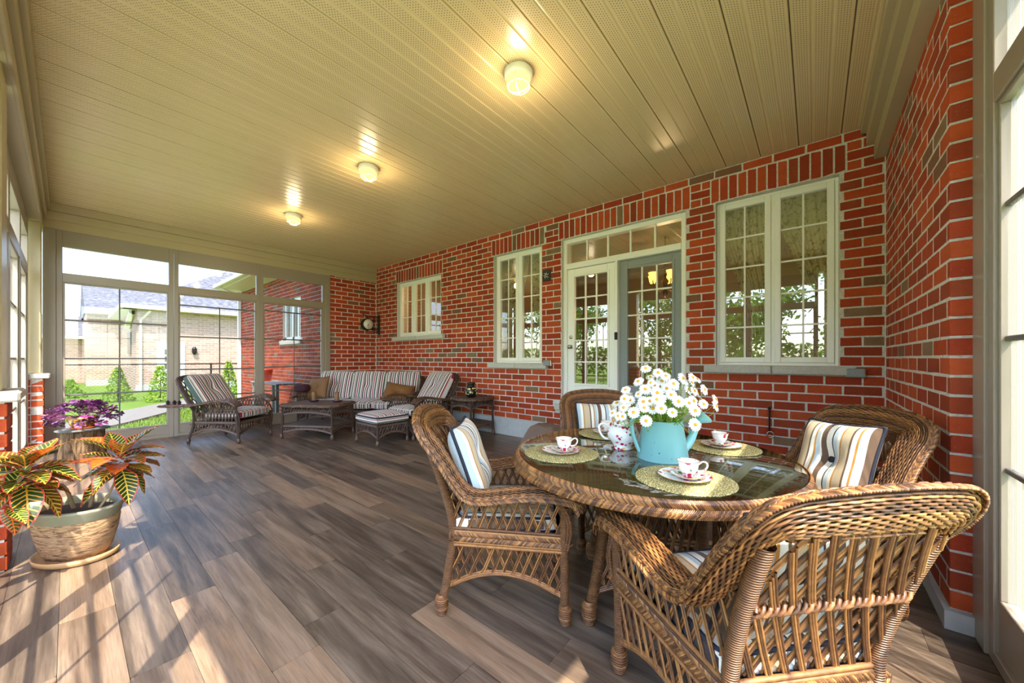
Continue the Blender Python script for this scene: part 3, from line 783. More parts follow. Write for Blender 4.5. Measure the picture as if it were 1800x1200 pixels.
np_('foundation', G().box(XA-.1,XA+.03,.68,2.1,GZ,GZ+.35), M['concrete'])
g = G(); e = 0.45
g.add([(XB+e,2.06-e,3.7),(XB+e,14.5,3.7),(-29,11,6.75),(-29,6.4,6.75),(-42,6.4,6.75),(-42,2.06-e,3.7)],[(0,1,2,3),(0,3,4,5)])
np_('roof', g, M['shingle'])
g = G(); g.add([(XA+e,0.62,3.95),(XA+e,9,3.95),(-38,9,6.5),(-38,0.62,6.5),(-44,0.62,4.0),(-44,9,4.0)],[(0,1,2,3),(3,2,5,4)]); g.add([(XA+e,0.63,3.95),(-38,0.63,6.5),(-44,0.63,3.95)],None,[(0,1,2)])
np_('roof', g, M['shingle'])
g = G().add([(-36.0,-3.8,2.65),(-36.0,0.8,2.65),(-41,0.8,4.3),(-41,-3.8,4.3)],[(0,1,2,3)]); np_('roof', g, M['shingle'])
np_('gutter', G().box(XB, XB+e+.12, 2.06-e, 14, 3.55, 3.74).box(-33, XB+e, 2.06-e-.1, 2.06, 3.55, 3.74).box(XA,XA+e+.1,.6,2.1,3.8,3.97).box(-36.5,-35.9,-3.5,.8,2.5,2.67), M['eave'])
np_('downspout', G().tubes([(XB+.4,2.5,3.5),(XB+.08,2.2,3.05),(XB+.08,2.2,GZ)],0.05,6).tubes([(XB-.5,2.0,3.5),(XB-2.5,2.0,2.9)],0.16,6), M['eave'])
dy0 = -XB*-1; 
def nby(u): return -XB/math.tan(-(math.atan((u-CX)/FPX)-YAW))
d0, d1 = nby(276), nby(325)
dn = np_('door', G().bbox(XB, XB+.06, d0, d1, GZ+.2, 2.05, .01), M['white'])
for z in (0.75,1.1,1.45): part('pane', G().box(XB+26.06,XB+26.075,(d0+d1)/2-4-.25,(d0+d1)/2-4+.12,z-GZ,z-GZ+.26), M['bar'], dn, False)
np_('wall_lantern', G().lathe([(0.03,1.45),(0.1,1.55),(0.1,1.75),(0.04,1.85)],8,c=(XB+.12,nby(341),0)), M['iron'])
np_('wall_vent', G().box(XB-3.2,XB-2.0,2.0,2.06,1.5,2.6), M['bar'])
# chain-link fence
fx = -19.0
fn = thing('fence', 'black chain-link fence with thin posts in front of the buff house', 'fence', (fx, 2, GZ))
fh = 1.36; part('top_rail', G().tubes([(0,-7,fh),(0,8,fh)],0.022,6), M['iron'], fn)
for u in (60,210,371,430):
    yy = fx*-1/math.tan(-(math.atan((u-CX)/FPX)-YAW)); part('post', G().tubes([(0,yy-2,0),(0,yy-2,fh+.03)],0.028,6), M['iron'], fn)
g = G(); st = 0.11; L = []
for i in range(int(15/st)+14):
    for sgn in (1,-1):
        y0_ = -7+(i-(0 if sgn>0 else 0))*st; y1_ = y0_+sgn*fh
        pts = A([(0.003*sgn,y0_,0),(0.003*sgn,y1_,fh)]); pts[:,1] = np.clip(pts[:,1],-7,8); L.append(pts)
g.tubes(A(L), 0.0028, 3); o = part('wire_mesh', g, M['bar'], fn); o['kind'] = 'stuff'

# leafy shapes
def leaf_cloud(n, sampler, size, tilt=1.0):
    P = sampler(n); a = rng.normal(0,1,(n,3)); a = unit(a); b = unit(np.cross(a, rng.normal(0,1,(n,3))))
    s = size*rng.uniform(.6,1.3,(n,1)); 
    V = np.stack([P-a*s, P+b*s*.5, P+a*s, P-b*s*.5],1).reshape(-1,3); return V, np.arange(n*4).reshape(-1,4)
def leaf_green(name, lo, hi):
    m = Mat(name).set(rough=0.55, spec=0.3); r = m.new('ShaderNodeNewGeometry').outputs['Random Per Island']
    c = m.ramp(r, [(0,lo),(1,hi)]); m.base(c)
    tr = m.new('ShaderNodeBsdfTranslucent'); m.l.new(c, tr.inputs[0]); mx = m.new('ShaderNodeMixShader'); mx.inputs[0].default_value = 0.35
    m.link(m.b.outputs[0], mx.inputs[1]); m.link(tr.outputs[0], mx.inputs[2]); m.link(mx.outputs[0], m.out.inputs[0]); return m.m
M['cedar'] = leaf_green('young_cedar_green', '#5c8a1e', '#b2c94e'); M['treeleaf'] = leaf_green('tree_green', '#3d6a1d', '#7fa23c')
M['bark'] = plain('tree_bark', '#5a4636', 0.9, nz=0.5, nsc=12)
def shrub(u, v, h, r, label):
    x, y, _ = floor_pt(u, v, GZ)
    t = thing('shrub', label, 'shrub', (x,y,GZ), 0, 'young shrubs along the lawn')
    part('stem', G().tubes([(0,0,0),(0,0,h*.8)],0.015,5), M['bark'], t)
    def s(n):
        z = rng.uniform(0.03,1,n)**1.1; rr = r*(1-z*.85)*np.sqrt(rng.uniform(.15,1,n)); a = rng.uniform(0,2*PI,n)
        return np.column_stack([rr*np.cos(a), rr*np.sin(a), z*h])
    V, q = leaf_cloud(900, s, 0.05); o = part('foliage', G().add(V,q), M['cedar'], t, False); o['kind'] = 'stuff'
shrub(122,700,0.75,0.55,'low yellow-green shrub farthest left behind the fence side of the lawn')
shrub(207,706,1.25,0.5,'pointed green shrub behind the middle bar of the left screen window')
shrub(282,706,1.3,0.5,'pointed green shrub at the right edge of the left screen window')
shrub(402,702,1.45,0.45,'tall pointed green shrub in front of the brick wing corner')
def tree(x, y, h, r, label):
    t = thing('tree', label, 'tree', (x,y,GZ), 0, 'trees in front of the porch')
    part('trunk', G().tubes([(0,0,0),(0.1,0,h*.35),(0.0,0.1,h*.75)],A([.2,.15,.05]),8), M['bark'], t)
    C = rng.normal(0,1,(26,3)); C = unit(C)*rng.uniform(.3,1,(26,1))*A((r,r,h*.34))+A((0,0,h*.62))
    def s(n):
        k = rng.integers(0,26,n); return C[k]+unit(rng.normal(0,1,(n,3)))*rng.uniform(.2,1,(n,1))*r*.42
    V, q = leaf_cloud(3200, s, 0.16); o = part('foliage', G().add(V,q), M['treeleaf'], t, False); o['kind'] = 'stuff'
for i,(x,y,h,r) in enumerate([(-14,-14,7,2.6),(-8.5,-17,8.5,3.0),(-3,-15,6.5,2.6),(2.5,-18,8,3.0),(-19,-19,9,3.2),(7.5,-14,6.5,2.4),(-25,-15,7,2.8),(12,-6,7,2.8),(13,3,6,2.5)]):
    if i in (7,8): continue
    tree(x,y,h,r,'leafy green tree reflected in the house windows, %s' % ['left of the lawn','tall one behind the lawn','low one opposite the doors','broad one opposite the large window','farthest left','nearest the right wall','at the far fence'][i])
# hedge of the rear garden
V, q = leaf_cloud(9000, lambda n: np.column_stack([rng.uniform(-34,16,n), rng.uniform(-23,-21.6,n), GZ+rng.uniform(0,1,n)**.8*2.6]), 0.2)
o = part('hedge', G().add(V,q), M['treeleaf'], None, False); tag(o, 'long green hedge reflected along the bottom of the house windows', 'hedge'); o['kind'] = 'stuff'

M['shedwhite'] = plain('white_painted_boards','#8d8b86',.7)
sh = thing('garden_shed','white vertical-board shed seen through the right-hand screen window','shed',(4.4,15,GZ))
for i in range(30): part('board', G().bbox(-2.6+i*.18,-2.6+i*.18+.165,-.03+.012*(i%2),0.02,0,3.6,.006), M['shedwhite'], sh, False)
part('shed_body', G().box(-2.6,2.8,.02,3,0,3.6), M['shedwhite'], sh, False)
part('roof', G().add([(-2.9,-.3,3.6),(3.1,-.3,3.6),(3.1,1.6,4.6),(-2.9,1.6,4.6),(3.1,3.3,3.6),(-2.9,3.3,3.6)],[(0,1,2,3),(3,2,4,5)]), M['shingle'], sh, False)
# grey bench with red bucket outside the third screen window
bx, by = wall_x(478, 2.95), 2.95
M['bench'] = plain('grey_painted_bench', '#9a9a98', 0.6); M['redplastic'] = plain('red_plastic', '#d8401c', 0.35)
t = thing('potting_bench', 'grey slatted potting bench outside against the brick wing', 'bench', (-9.6,3.05,GZ))
for a in (-.75,.75):
    for b in (-.2,.2): part('leg', G().bbox(a-.03,a+.03,b-.03,b+.03,0,1.0,.004), M['bench'], t, False)
for i in range(4): part('slat', G().bbox(-.85,.85,-.25+i*.13,-.13+i*.13,1.0,1.03,.004), M['bench'], t, False)
for z in (.35,.65): part('rail', G().bbox(-.75,.75,-.22,-.19,z,z+.05,.004), M['bench'], t, False)
t = thing('bucket', 'red plastic bucket on the grey bench outside', 'bucket', (-10.15,3.02,GZ+1.03))
part('tub', G().lathe([(0.0,0.005),(0.12,0.0),(0.155,0.27),(0.165,0.29),(0.15,0.28),(0.12,0.02),(0,.02)],20,cap=False), M['redplastic'], t)
a = np.linspace(PI*1.05,PI*1.95,14); part('handle', G().tubes([(0.17*math.cos(q_),-0.10+.0*q_,0.26+0.14*math.sin(q_)) for q_ in a],0.006,5), M['white'], t)

# ================================================================== wicker toolkit
def path_frames(ctrl, n):
    """ctrl rows (x,y,z, nx,ny,nz) -> centre line, N, W (outward)"""
    Q = catmull(ctrl, n); C = Q[:,:3]; N = unit(Q[:,3:6]); T = unit(np.gradient(C, axis=0))
    N = unit(N - T*np.sum(N*T,1,keepdims=True)); W = np.cross(N, T); return C, N, W
def resample(ctrl, step):
    Q = catmull(ctrl, 200); d = np.linalg.norm(np.diff(Q[:,:3],axis=0),axis=1); s = np.concatenate([[0],np.cumsum(d)])
    n = max(4, int(s[-1]/step)); u = np.linspace(0, s[-1], n)
    return np.column_stack([np.interp(u, s, Q[:,k]) for k in range(Q.shape[1])])
def woven_roll(g, gcore, ctrl, a, b, pitch=0.022, J=34, r=0.0036, amp=0.0032, k=4, taper=None):
    """closed elliptical roll woven from J strands running along it, going over and under at each rib"""
    R = resample(ctrl, pitch/2); C = R[:,:3]; T = unit(np.gradient(C, axis=0)); N = unit(R[:,3:6]); N = unit(N-T*np.sum(N*T,1,keepdims=True)); W = np.cross(N,T)
    n = len(C); th = np.linspace(0, 2*PI, 720); ex = np.sqrt((a*np.sin(th))**2+(b*np.cos(th))**2); cs = np.cumsum(ex); al = np.interp(np.linspace(0, cs[-1], J, endpoint=False), cs, th)
    sc = np.ones(n) if taper is None else taper(np.linspace(0,1,n))
    P = np.zeros((J, n, 3)); ph = np.cos(PI*np.arange(n)/2.0)
    off = np.where(np.arange(n) % 4 < 2, 1.0, -1.0)*0.7
    for j in range(J):
        rad = amp*off*(1 if j % 2 else -1)
        ca, sa = math.cos(al[j]), math.sin(al[j])
        nx, ny = ca/a, sa/b; nl = math.hypot(nx, ny); nx, ny = nx/nl, ny/nl
        P[j] = C + W*((a*ca*sc)+nx*rad)[:,None] + N*((b*sa*sc)+ny*rad)[:,None]
    g.tubes(P, r, k, ref=(0.31,0.47,0.83))
    gc = np.zeros((n, 20, 3))
    for j in range(20):
        q = j*2*PI/20; gc[:,j] = C + W*((a-0.005)*math.cos(q)*sc)[:,None] + N*((b-0.005)*math.sin(q)*sc)[:,None]
    V = gc[::2] if n > 8 else gc; m = len(V)
    gcore.add(V.reshape(-1,3), [(i*20+j, i*20+(j+1)%20, (i+1)*20+(j+1)%20, (i+1)*20+j) for i in range(m-1) for j in range(20)])
    for e, i in ((0,0),(m-1,m-1)):
        gcore.add(np.vstack([V[i].mean(0)[None], V[i]]), None, [(0,1+j,1+(j+1)%20) for j in range(20)])
def braid(g, ctrl, w, step=0.016, r=0.0055, closed=False, lift=0.7):
    """plaited edge: chevron of short bent canes.  ctrl rows (x,y,z,nx,ny,nz)"""
    if closed: R = A(ctrl)
    else: R = resample(ctrl, step)
    C = R[:,:3]; T = np.roll(C,-1,0)-np.roll(C,1,0) if closed else np.gradient(C, axis=0); T = unit(T)
    N = unit(R[:,3:6]); N = unit(N-T*np.sum(N*T,1,keepdims=True)); W = np.cross(N,T); n = len(C)
    P = []
    for sgn in (1,-1):
        for dd in (-0.25, 0.25):
            for i in range(n):
                pts = []
                for f in (0.0, 0.33, 0.66, 1.0):
                    lat = sgn*w/2*(1-1.15*f); adv = (f*2.1+dd)*step; h = r*lift*math.sin(PI*min(1,f+.12))*2.0-r*.5
                    pts.append(C[i]+W[i]*lat+T[i]*adv+N[i]*h)
                P.append(pts)
    g.tubes(A(P), r*0.72, 4, ref=(0.31,0.47,0.83))
def lattice(g, surf, nrm, u0, u1, lo, hi, step, slope, r=0.0035, ncane=2, gap=0.0085, samples=40, k=5, lift=None):
    """crossing canes over the surface surf(u,v), clipped between lo(u)<v<hi(u) and u0<u<u1"""
    nrm = A(nrm); vmin = min(lo(u) for u in np.linspace(u0,u1,15)); vmax = max(hi(u) for u in np.linspace(u0,u1,15))
    span = abs(slope)*(vmax-vmin); lift = r if lift is None else lift
    for fam in (1,-1):
        i0 = int(math.floor(-span/step))-1; i1 = int(math.ceil((u1-u0+span)/step))+1
        for i in range(i0, i1+1):
            for c in range(ncane):
                off = (c-(ncane-1)/2)*gap; pts = []
                for v in np.linspace(vmin, vmax, samples):
                    u = u0+i*step+fam*slope*(v-vmin)+(0 if fam > 0 else span/2 - int(span/2/step)*step)+off
                    if u0 <= u <= u1 and lo(u) <= v <= hi(u):
                        pts.append(A(surf(u,v))+nrm*fam*lift)
                    elif len(pts) > 1: break
                    else: pts = []
                if len(pts) > 2:
                    sel = np.unique(np.linspace(0,len(pts)-1,min(len(pts),6)).astype(int)); g.tubes(A([pts[q] for q in sel]), r, k)
def foot(g, x, y, h=0.10, r=0.03):
    g.lathe([(0.010,0),(r*.55,0.004),(r*.8,h*.2),(r,h*.5),(r*.9,h*.8),(r*.62,h)], 14, c=(x,y,0))
    for i in range(9):
        z = h*(0.08+0.1*i); rr = np.interp(z,[0,h*.2,h*.5,h*.8,h],[r*.5,r*.8,r,r*.9,r*.62])+0.001
        a = np.linspace(0,2*PI,12,endpoint=False); g.tubes([(x+rr*math.cos(q),y+rr*math.sin(q),z+0.003*math.sin(q*6)) for q in a], 0.0042, 4, ref=(0,0,1), closed=True)
def superbox(g, w, d, h, c=(0,0,0), e=0.22, nu=36, nv=18, puff=0.0, tuft=None):
    u = np.linspace(0,2*PI,nu,endpoint=False); v = np.linspace(-PI/2,PI/2,nv)
    f = lambda x,p: np.sign(x)*np.abs(x)**p
    U,Vv = np.meshgrid(u,v); X = f(np.cos(Vv),.35)*f(np.cos(U),e)*w/2; Y = f(np.cos(Vv),.35)*f(np.sin(U),e)*d/2; Z = f(np.sin(Vv),.55)*h/2
    if puff: Z = Z*(1+puff*(1-(2*X/w)**2)*(1-(2*Y/d)**2))
    V = np.stack([X,Y,Z],-1).reshape(-1,3)+A(c)
    g.add(V, [(i*nu+j, i*nu+(j+1)%nu, (i+1)*nu+(j+1)%nu, (i+1)*nu+j) for i in range(nv-1) for j in range(nu)])
def slab_cushion(g, w, d, h, n=24, tufts=(), dent=0.03, crown=0.02):
    """boxy cushion in local xy, thickness z, rounded rim, tufted on the upper face"""
    s = np.sin(np.linspace(-PI/2,PI/2,n))*1.0; X,Y = np.meshgrid(s,s)
    rim = ((1-np.abs(X)**8)*(1-np.abs(Y)**8))**.5
    cx = X*w/2*(1-0.03*(Y**2)); cy = Y*d/2*(1-0.03*(X**2))
    top = h/2*(0.45+0.55*rim)+crown*(1-X**2)*(1-Y**2)
    for (tx,ty) in tufts: top = top-dent*np.exp(-((cx-tx)**2+(cy-ty)**2)/0.004)-dent*.5*np.exp(-((cx-tx)**2+(cy-ty)**2)/0.025)
    g.grid(np.stack([cx,cy,top],-1)); g.grid(np.stack([cx,cy,-h/2*(0.45+0.55*rim)],-1)[::-1])
    idx = [(0,j) for j in range(n)]+[(i,n-1) for i in range(1,n)]+[(n-1,j) for j in range(n-2,-1,-1)]+[(i,0) for i in range(n-2,0,-1)]
    a = A([(cx[i,j],cy[i,j],top[i,j]) for i,j in idx]); b = A([(cx[i,j],cy[i,j],-h/2*(0.45+0.55*rim[i,j])) for i,j in idx]); k = len(idx)
    g.add(np.vstack([a,b]), [(q,k+q,k+(q+1)%k,(q+1)%k) for q in range(k)])
def pillow(name, label, cat, Mx, w, h, t, mat, trim, button=None, group=None, fringe=None):
    """throw pillow: stands in local xz plane, faces -y... placed by 4x4 matrix"""
    root = thing(name, label, cat, (0,0,0), 0, group); root.matrix_world = Matrix(Mx.tolist())
    n = 26; s = np.sin(np.linspace(-PI/2,PI/2,n)); X,Z = np.meshgrid(s,s)
    px = X*w/2*(1-0.07*(1-X**2*0)*(np.cos(Z*PI/2))**1*0.9); pz = Z*h/2*(1-0.07*np.cos(X*PI/2)*0.9)
    th = t/2*((1-X**4)*(1-Z**4))**.55
    dent = 0.55*t/2*np.exp(-(px**2+pz**2)/(0.0035)) + 0.25*t/2*np.exp(-(px**2+pz**2)/0.02)
    if not button: dent = 0*dent
    g = G(); g.grid(np.stack([px, th-dent, pz],-1)[:, ::-1]); g.grid(np.stack([px,-th+dent,pz],-1))
    part('pillow_cover', g, mat, root)
    idx = [(0,j) for j in range(n)]+[(i,n-1) for i in range(1,n)]+[(n-1,j) for j in range(n-2,-1,-1)]+[(i,0) for i in range(n-2,0,-1)]
    part('piping', G().tubes([(px[i,j],0,pz[i,j]) for i,j in idx], 0.009 if not fringe else 0.011, 6, ref=(0,1,0), closed=True), trim, root)
    if button:
        for sg in (1,-1):
            bg = G(); prof = [(0.018,0),(0.019,0.004),(0.012,0.009),(0,0.011)]; bg.lathe(prof, 14)
            bg.v = [np.column_stack([v[:,0], sg*(v[:,2]+t/2*0.22), v[:,1]]) for v in bg.v]
            part('button', bg, button, root)
    return root
def lean(loc, rz, tilt, roll=0.0):
    """pillow matrix: stands at loc facing local +y turned rz, leaning back by tilt"""
    return np.array((Matrix.Translation(loc) @ Matrix.Rotation(rz,4,'Z') @ Matrix.Rotation(tilt,4,'X') @ Matrix.Rotation(roll,4,'Y')))

# ================================================================== dining chairs
def mirror(half):
    half = A(half); b = half[:-1].copy() if abs(half[-1,0]) < 1e-6 else half.copy(); b = b[::-1]; b[:,0]*=-1; b[:,3]*=-1
    return np.vstack([half, b])
DC_HALF = [(.288,.355,.555, 0,.95,.25),(.290,.335,.59, 0,.55,.85),(.290,.27,.612, 0,.1,1),(.284,.15,.622, 0,0,1),(.274,.02,.608, 0,.05,1),(.264,-.10,.592, 0,.1,.99),(.258,-.17,.605, 0,.35,.93),
           (.252,-.225,.66, .0,.75,.62),(.248,-.275,.735, .0,.88,.42),(.247,-.328,.815, .05,.90,.36),(.243,-.374,.872, .1,.92,.33),(.208,-.408,.910, .08,.92,.36),(.095,-.432,.928, .03,.92,.38),(0,-.437,.931, 0,.92,.38)]
XSD = lambda y: float(np.interp(y,[-.29,.29],[.216,.276]))
def build_dining_chair():
    t = thing('dining_chair', '', 'chair')
    ctrl = mirror(DC_HALF)
    g, gc = G(), G(); woven_roll(g, gc, ctrl, 0.057, 0.026, pitch=0.021, J=36, r=0.0037, amp=0.0034)
    core = part('woven_rail', gc, M['wickdark'], t); o = part('rail_weave', g, M['wickband'], core, True); o['kind'] = 'stuff'
    R = resample(ctrl, 0.012); T = unit(np.gradient(R[:,:3],axis=0)); N = unit(R[:,3:6]); N = unit(N-T*np.sum(N*T,1,keepdims=True)); W = np.cross(N,T)
    gb = G(); braid(gb, np.column_stack([R[:,:3]+W*0.056-N*0.004, W*0.8+N*0.6]), 0.034, 0.0135, 0.0062)
    o = part('outer_braid', gb, M['wick'], t); o['kind'] = 'stuff'
    gb = G(); braid(gb, np.column_stack([R[:,:3]-W*0.056-N*0.006, -W*0.8+N*0.5]), 0.024, 0.0135, 0.0052); o = part('inner_braid', gb, M['wick'], t); o['kind'] = 'stuff'
    # legs
    for s in (1,-1):
        gl = G().tubes(catmull([(s*.27,.29,.07),(s*.27,.288,.25),(s*.278,.285,.42),(s*.284,.29,.56)],10), 0.021, 12)
        lg = part('leg', gl, M['wickwrap'], t); gf = G(); foot(gf, s*.27, .292); part('foot', gf, M['wick'], lg)
        gl = G().tubes(catmull([(s*.224,-.30,.07),(s*.22,-.275,.2),(s*.218,-.25,.42),(s*.224,-.295,.62),(s*.23,-.375,.84)],14), 0.021, 12)
        lg = part('leg', gl, M['wickwrap'], t); gf = G(); foot(gf, s*.226, -.305); part('foot', gf, M['wick'], lg)
    # seat rails with braid
    gr = G(); z = 0.40
    loop = [(-.228,-.255),(.228,-.255),(.285,.29),(-.285,.29)]
    seatb = part('seat_frame', G().prism([(-.215,-.245),(.215,-.245),(.27,.28),(-.27,.28)],.365,.40), M['wickdark'], t, False)
    for i in range(4):
        p, q = A(loop[i]), A(loop[(i+1)%4]); nn = unit(A((q[1]-p[1], -(q[0]-p[0]))))
        for zz, rr in ((.425,.008),(.345,.008)):
            gr.tubes([(p[0],p[1],zz),(q[0],q[1],zz)], rr, 6)
        for dz in (-.010,.010): gr.tubes([(p[0],p[1],.385+dz*2.6),(q[0],q[1],.385+dz*2.6)], .007, 5)
        rows = np.column_stack([np.linspace(p[0],q[0],12),np.linspace(p[1],q[1],12),np.full(12,.385),np.full(12,nn[0]),np.full(12,nn[1]),np.zeros(12)])
        braid(gr, rows, 0.052, 0.015, 0.0068)
    o = part('seat_rail_braid', gr, M['wick'], t); o['kind'] = 'stuff'
    # side panels
    arm = lambda y: np.interp(y, [-.26,-.19,-.10,.02,.15,.27,.33],[.70,.615,.58,.59,.60,.59,.57])
    for s in (1,-1):
        g = G(); lattice(g, lambda u,v: (s*(XSD(u)+.003),u,v), (s,0,0), -.265,.275, lambda u: .43, arm, 0.047, 0.42, 0.0038, 2, 0.0095)
        o = part('side_lattice', g, M['wick'], t); o['kind'] = 'stuff'
        arch = lambda y: .135+.085*max(0,1-(y/.27)**2)
        g = G(); lattice(g, lambda u,v: (s*(XSD(u)-.004),u-(.385-v)*.06*(u<-.1),v), (s,0,0), -.275,.275, arch, lambda u: .34, 0.047, 0.42, 0.0038, 2, 0.0095)
        o = part('skirt_lattice', g, M['wick'], t); o['kind'] = 'stuff'
        ya = np.linspace(-.29,.285,14); g = G()
        for dd in (-.009,0,.009): g.tubes([(s*(XSD(y_)-.004),y_,arch(min(.27,max(-.27,y_)))+dd) for y_ in ya], .0065, 5, ref=(1,0,0))
        part('arch', g, M['wick'], t)
        # bent brace from arm front to leg
        g = G()
        for dd in (0,.012): g.tubes(catmull([(s*.295,.30-dd,.36),(s*.305,.315-dd,.48),(s*.295,.27-dd,.575),(s*.29,.2-dd,.588)],10), .008, 6)
        part('arm_brace', g, M['wickwrap'], t)
    for yy, sg, hx_ in ((.288,1,.262),(-.262,-1,.21)):
        arch = lambda x: .135+.085*max(0,1-(x/hx_)**2)
        g = G(); lattice(g, lambda u,v: (u,yy,v), (0,sg,0), -hx_,hx_, arch, lambda u: .34, 0.047, 0.42, 0.0038, 2, 0.0095)
        o = part('skirt_lattice', g, M['wick'], t); o['kind'] = 'stuff'
        xa = np.linspace(-hx_,hx_,14); g = G()
        for dd in (-.009,0,.009): g.tubes([(x_,yy,arch(x_)+dd) for x_ in xa], .0065, 5, ref=(0,1,0))
        part('arch', g, M['wick'], t)
    # back lattice, wide open diamonds of triple cane with a twisted band at mid height
    by = lambda z: -.245-(max(0,z-.42))*.26-(max(0,z-.42)**2)*.28
    g = G(); lattice(g, lambda u,v: (u,by(v),v), (0,1,0.2), -.215,.215, lambda u: .43, lambda u: .90-.08*(abs(u)/.22)**4, 0.050, 0.46, 0.0036, 3, 0.0074, lift=.0045)
    o = part('back_lattice', g, M['wick'], t); o['kind'] = 'stuff'
    g = G()
    for c in range(3):
        xs = np.linspace(-.218,.218,60); g.tubes([(x_, by(.655)+.012*math.sin(x_*112+c*2.1), .655+.014*math.cos(x_*112+c*2.1)) for x_ in xs], .0056, 5, ref=(0,1,0))
    part('twisted_band', g, M['wick'], t)
    # cushion
    g = G(); slab_cushion(g, .47,.50,.085, 22, (), 0, .012); cu = part('seat_cushion', g, M['stripe_seat'], t, True, loc=(0,.01,.447))
    g = G()
    for zz in (.03,-.03): g.tubes([(x_*.99*.23,y_*.99*.245,zz) for x_,y_ in [(math.copysign(abs(math.cos(q))**.18,math.cos(q)),math.copysign(abs(math.sin(q))**.18,math.sin(q))) for q in np.linspace(0,2*PI,48,endpoint=False)]], .007, 5, ref=(0,0,1), closed=True)
    part('piping', g, M['navy'], cu)
    return t
TC = (-0.69, 1.95)
chair = build_dining_chair()
def facing(f): return math.atan2(f[1], f[0]) - PI/2
spots = [((-1.30,1.53), (.80,.60), 'brown wicker dining armchair left of the glass table, seen from its side'),
         ((-1.14,2.50), (.65,-.76), 'brown wicker dining armchair between the glass table and the white doors'),
         ((-0.06,2.49), (-.70,-.71), 'brown wicker dining armchair in the corner between both brick walls'),
         ((-0.205,1.405), (-.739,.674), 'nearest brown wicker dining armchair, its latticed back turned to the camera')]
pl = ['striped cushion with navy edge leaning on the chair left of the glass table','striped cushion with navy edge on the chair in front of the doors',
      'striped cushion with dark button on the chair in the brick corner','striped cushion behind the lattice of the nearest chair']
for i,(p,f,lab) in enumerate(spots):
    c = chair if i == 0 else copy_tree(chair)
    c.location = (p[0],p[1],0); c.rotation_euler = (0,0,facing(f)); c['label'] = lab; c['group'] = 'wicker dining chairs round the glass table'
    f = A(f)/np.linalg.norm(f); b = A(p)-f*[.195,.20,.205,.215][i]
    pillow('throw_pillow', pl[i], 'cushion', lean((b[0],b[1],[.70,.70,.70,.665][i]), facing(f), 0.34, [0.0,0.0,0.05,0][i]), .40,.42,.16, M['stripe'], M['navy'], M['navy'], 'striped cushions on the dining chairs')

# ================================================================== dining table
TR = 0.675; TZ = 0.745
t = thing('dining_table', 'round wicker dining table with a clear glass top and braided rim', 'table', (TC[0],TC[1],0), 0.31)
part('glass_top', G().lathe([(0,TZ),(TR-.006,TZ),(TR,TZ+.003),(TR,TZ+.008),(TR-.006,TZ+.011),(0,TZ+.011)],72,cap=False), None, t)
m = glass('green_tinted_glass', (0.86,0.93,0.90), 1.52, boost=0.14); bpy.data.objects[t.children[0].name].data.materials.append(m)
part('woven_top', G().lathe([(0,TZ-.022),(TR-.03,TZ-.022),(TR-.03,TZ-.012),(0,TZ-.012)],64,cap=False), M['weave'], t)
n = 300; a = np.linspace(0,2*PI,n,endpoint=False)
g = G(); st = 2*PI*(TR+.01)/n
braid(g, np.column_stack([(TR+.008)*np.cos(a),(TR+.008)*np.sin(a),np.full(n,TZ-.018),np.cos(a)*.85,np.sin(a)*.85,np.full(n,.3)]), .058, st, .0085, closed=True)
o = part('rim_braid', g, M['wick'], t); o['kind'] = 'stuff'
g = G().lathe([(TR-.03,TZ-.05),(TR+.004,TZ-.045),(TR+.006,TZ-.004),(TR-.03,TZ-.004)],64,cap=False); part('rim', g, M['wickdark'], t)
for i in range(4):
    q = -PI*0.605-0.31+i*PI/2; c,s = math.cos(q), math.sin(q)
    P = catmull([(.40*c,.40*s,.07),(.36*c,.36*s,.2),(.31*c,.31*s,.42),(.32*c,.32*s,.60),(.36*c,.36*s,TZ-.02)],14)
    lg = part('leg', G().tubes(P,.026,12), M['wickwrap'], t); g = G(); foot(g,.405*c,.405*s,.11,.034); part('foot', g, M['wick'], lg)
    q2 = q+PI/2; c2,s2 = math.cos(q2), math.sin(q2)
    p0,p1 = A((c,s)), A((c2,s2)); mid = unit((p0+p1)[None])[0]
    rad = lambda z: np.interp(z,[.07,.2,.42,.6,.73],[.40,.36,.31,.32,.36])
    surf = lambda u,v: tuple((p0*(1-u)+p1*u)*rad(v))+(v,)
    ar = lambda u: .14+.07*(1-(2*u-1)**2)
    g = G(); lattice(g, surf, (mid[0],mid[1],0), .02,.98, ar, lambda u: .62-.10*(2*u-1)**2*0, .075, .65, .004, 2, .016)
    o = part('base_lattice', g, M['wick'], t); o['kind'] = 'stuff'
    g = G()
    for dd in (-.009,0,.009):
        g.tubes([surf(u,ar(u)+dd) for u in np.linspace(0,1,14)], .0075, 5); g.tubes([surf(u,.62+.06*(1-(2*u-1)**2)+dd) for u in np.linspace(0,1,14)], .0075, 5)
        g.tubes([surf(u,.40+dd) for u in np.linspace(0,1,6)], .0075, 5)
    part('arch', g, M['wick'], t)
TT = TZ+.011
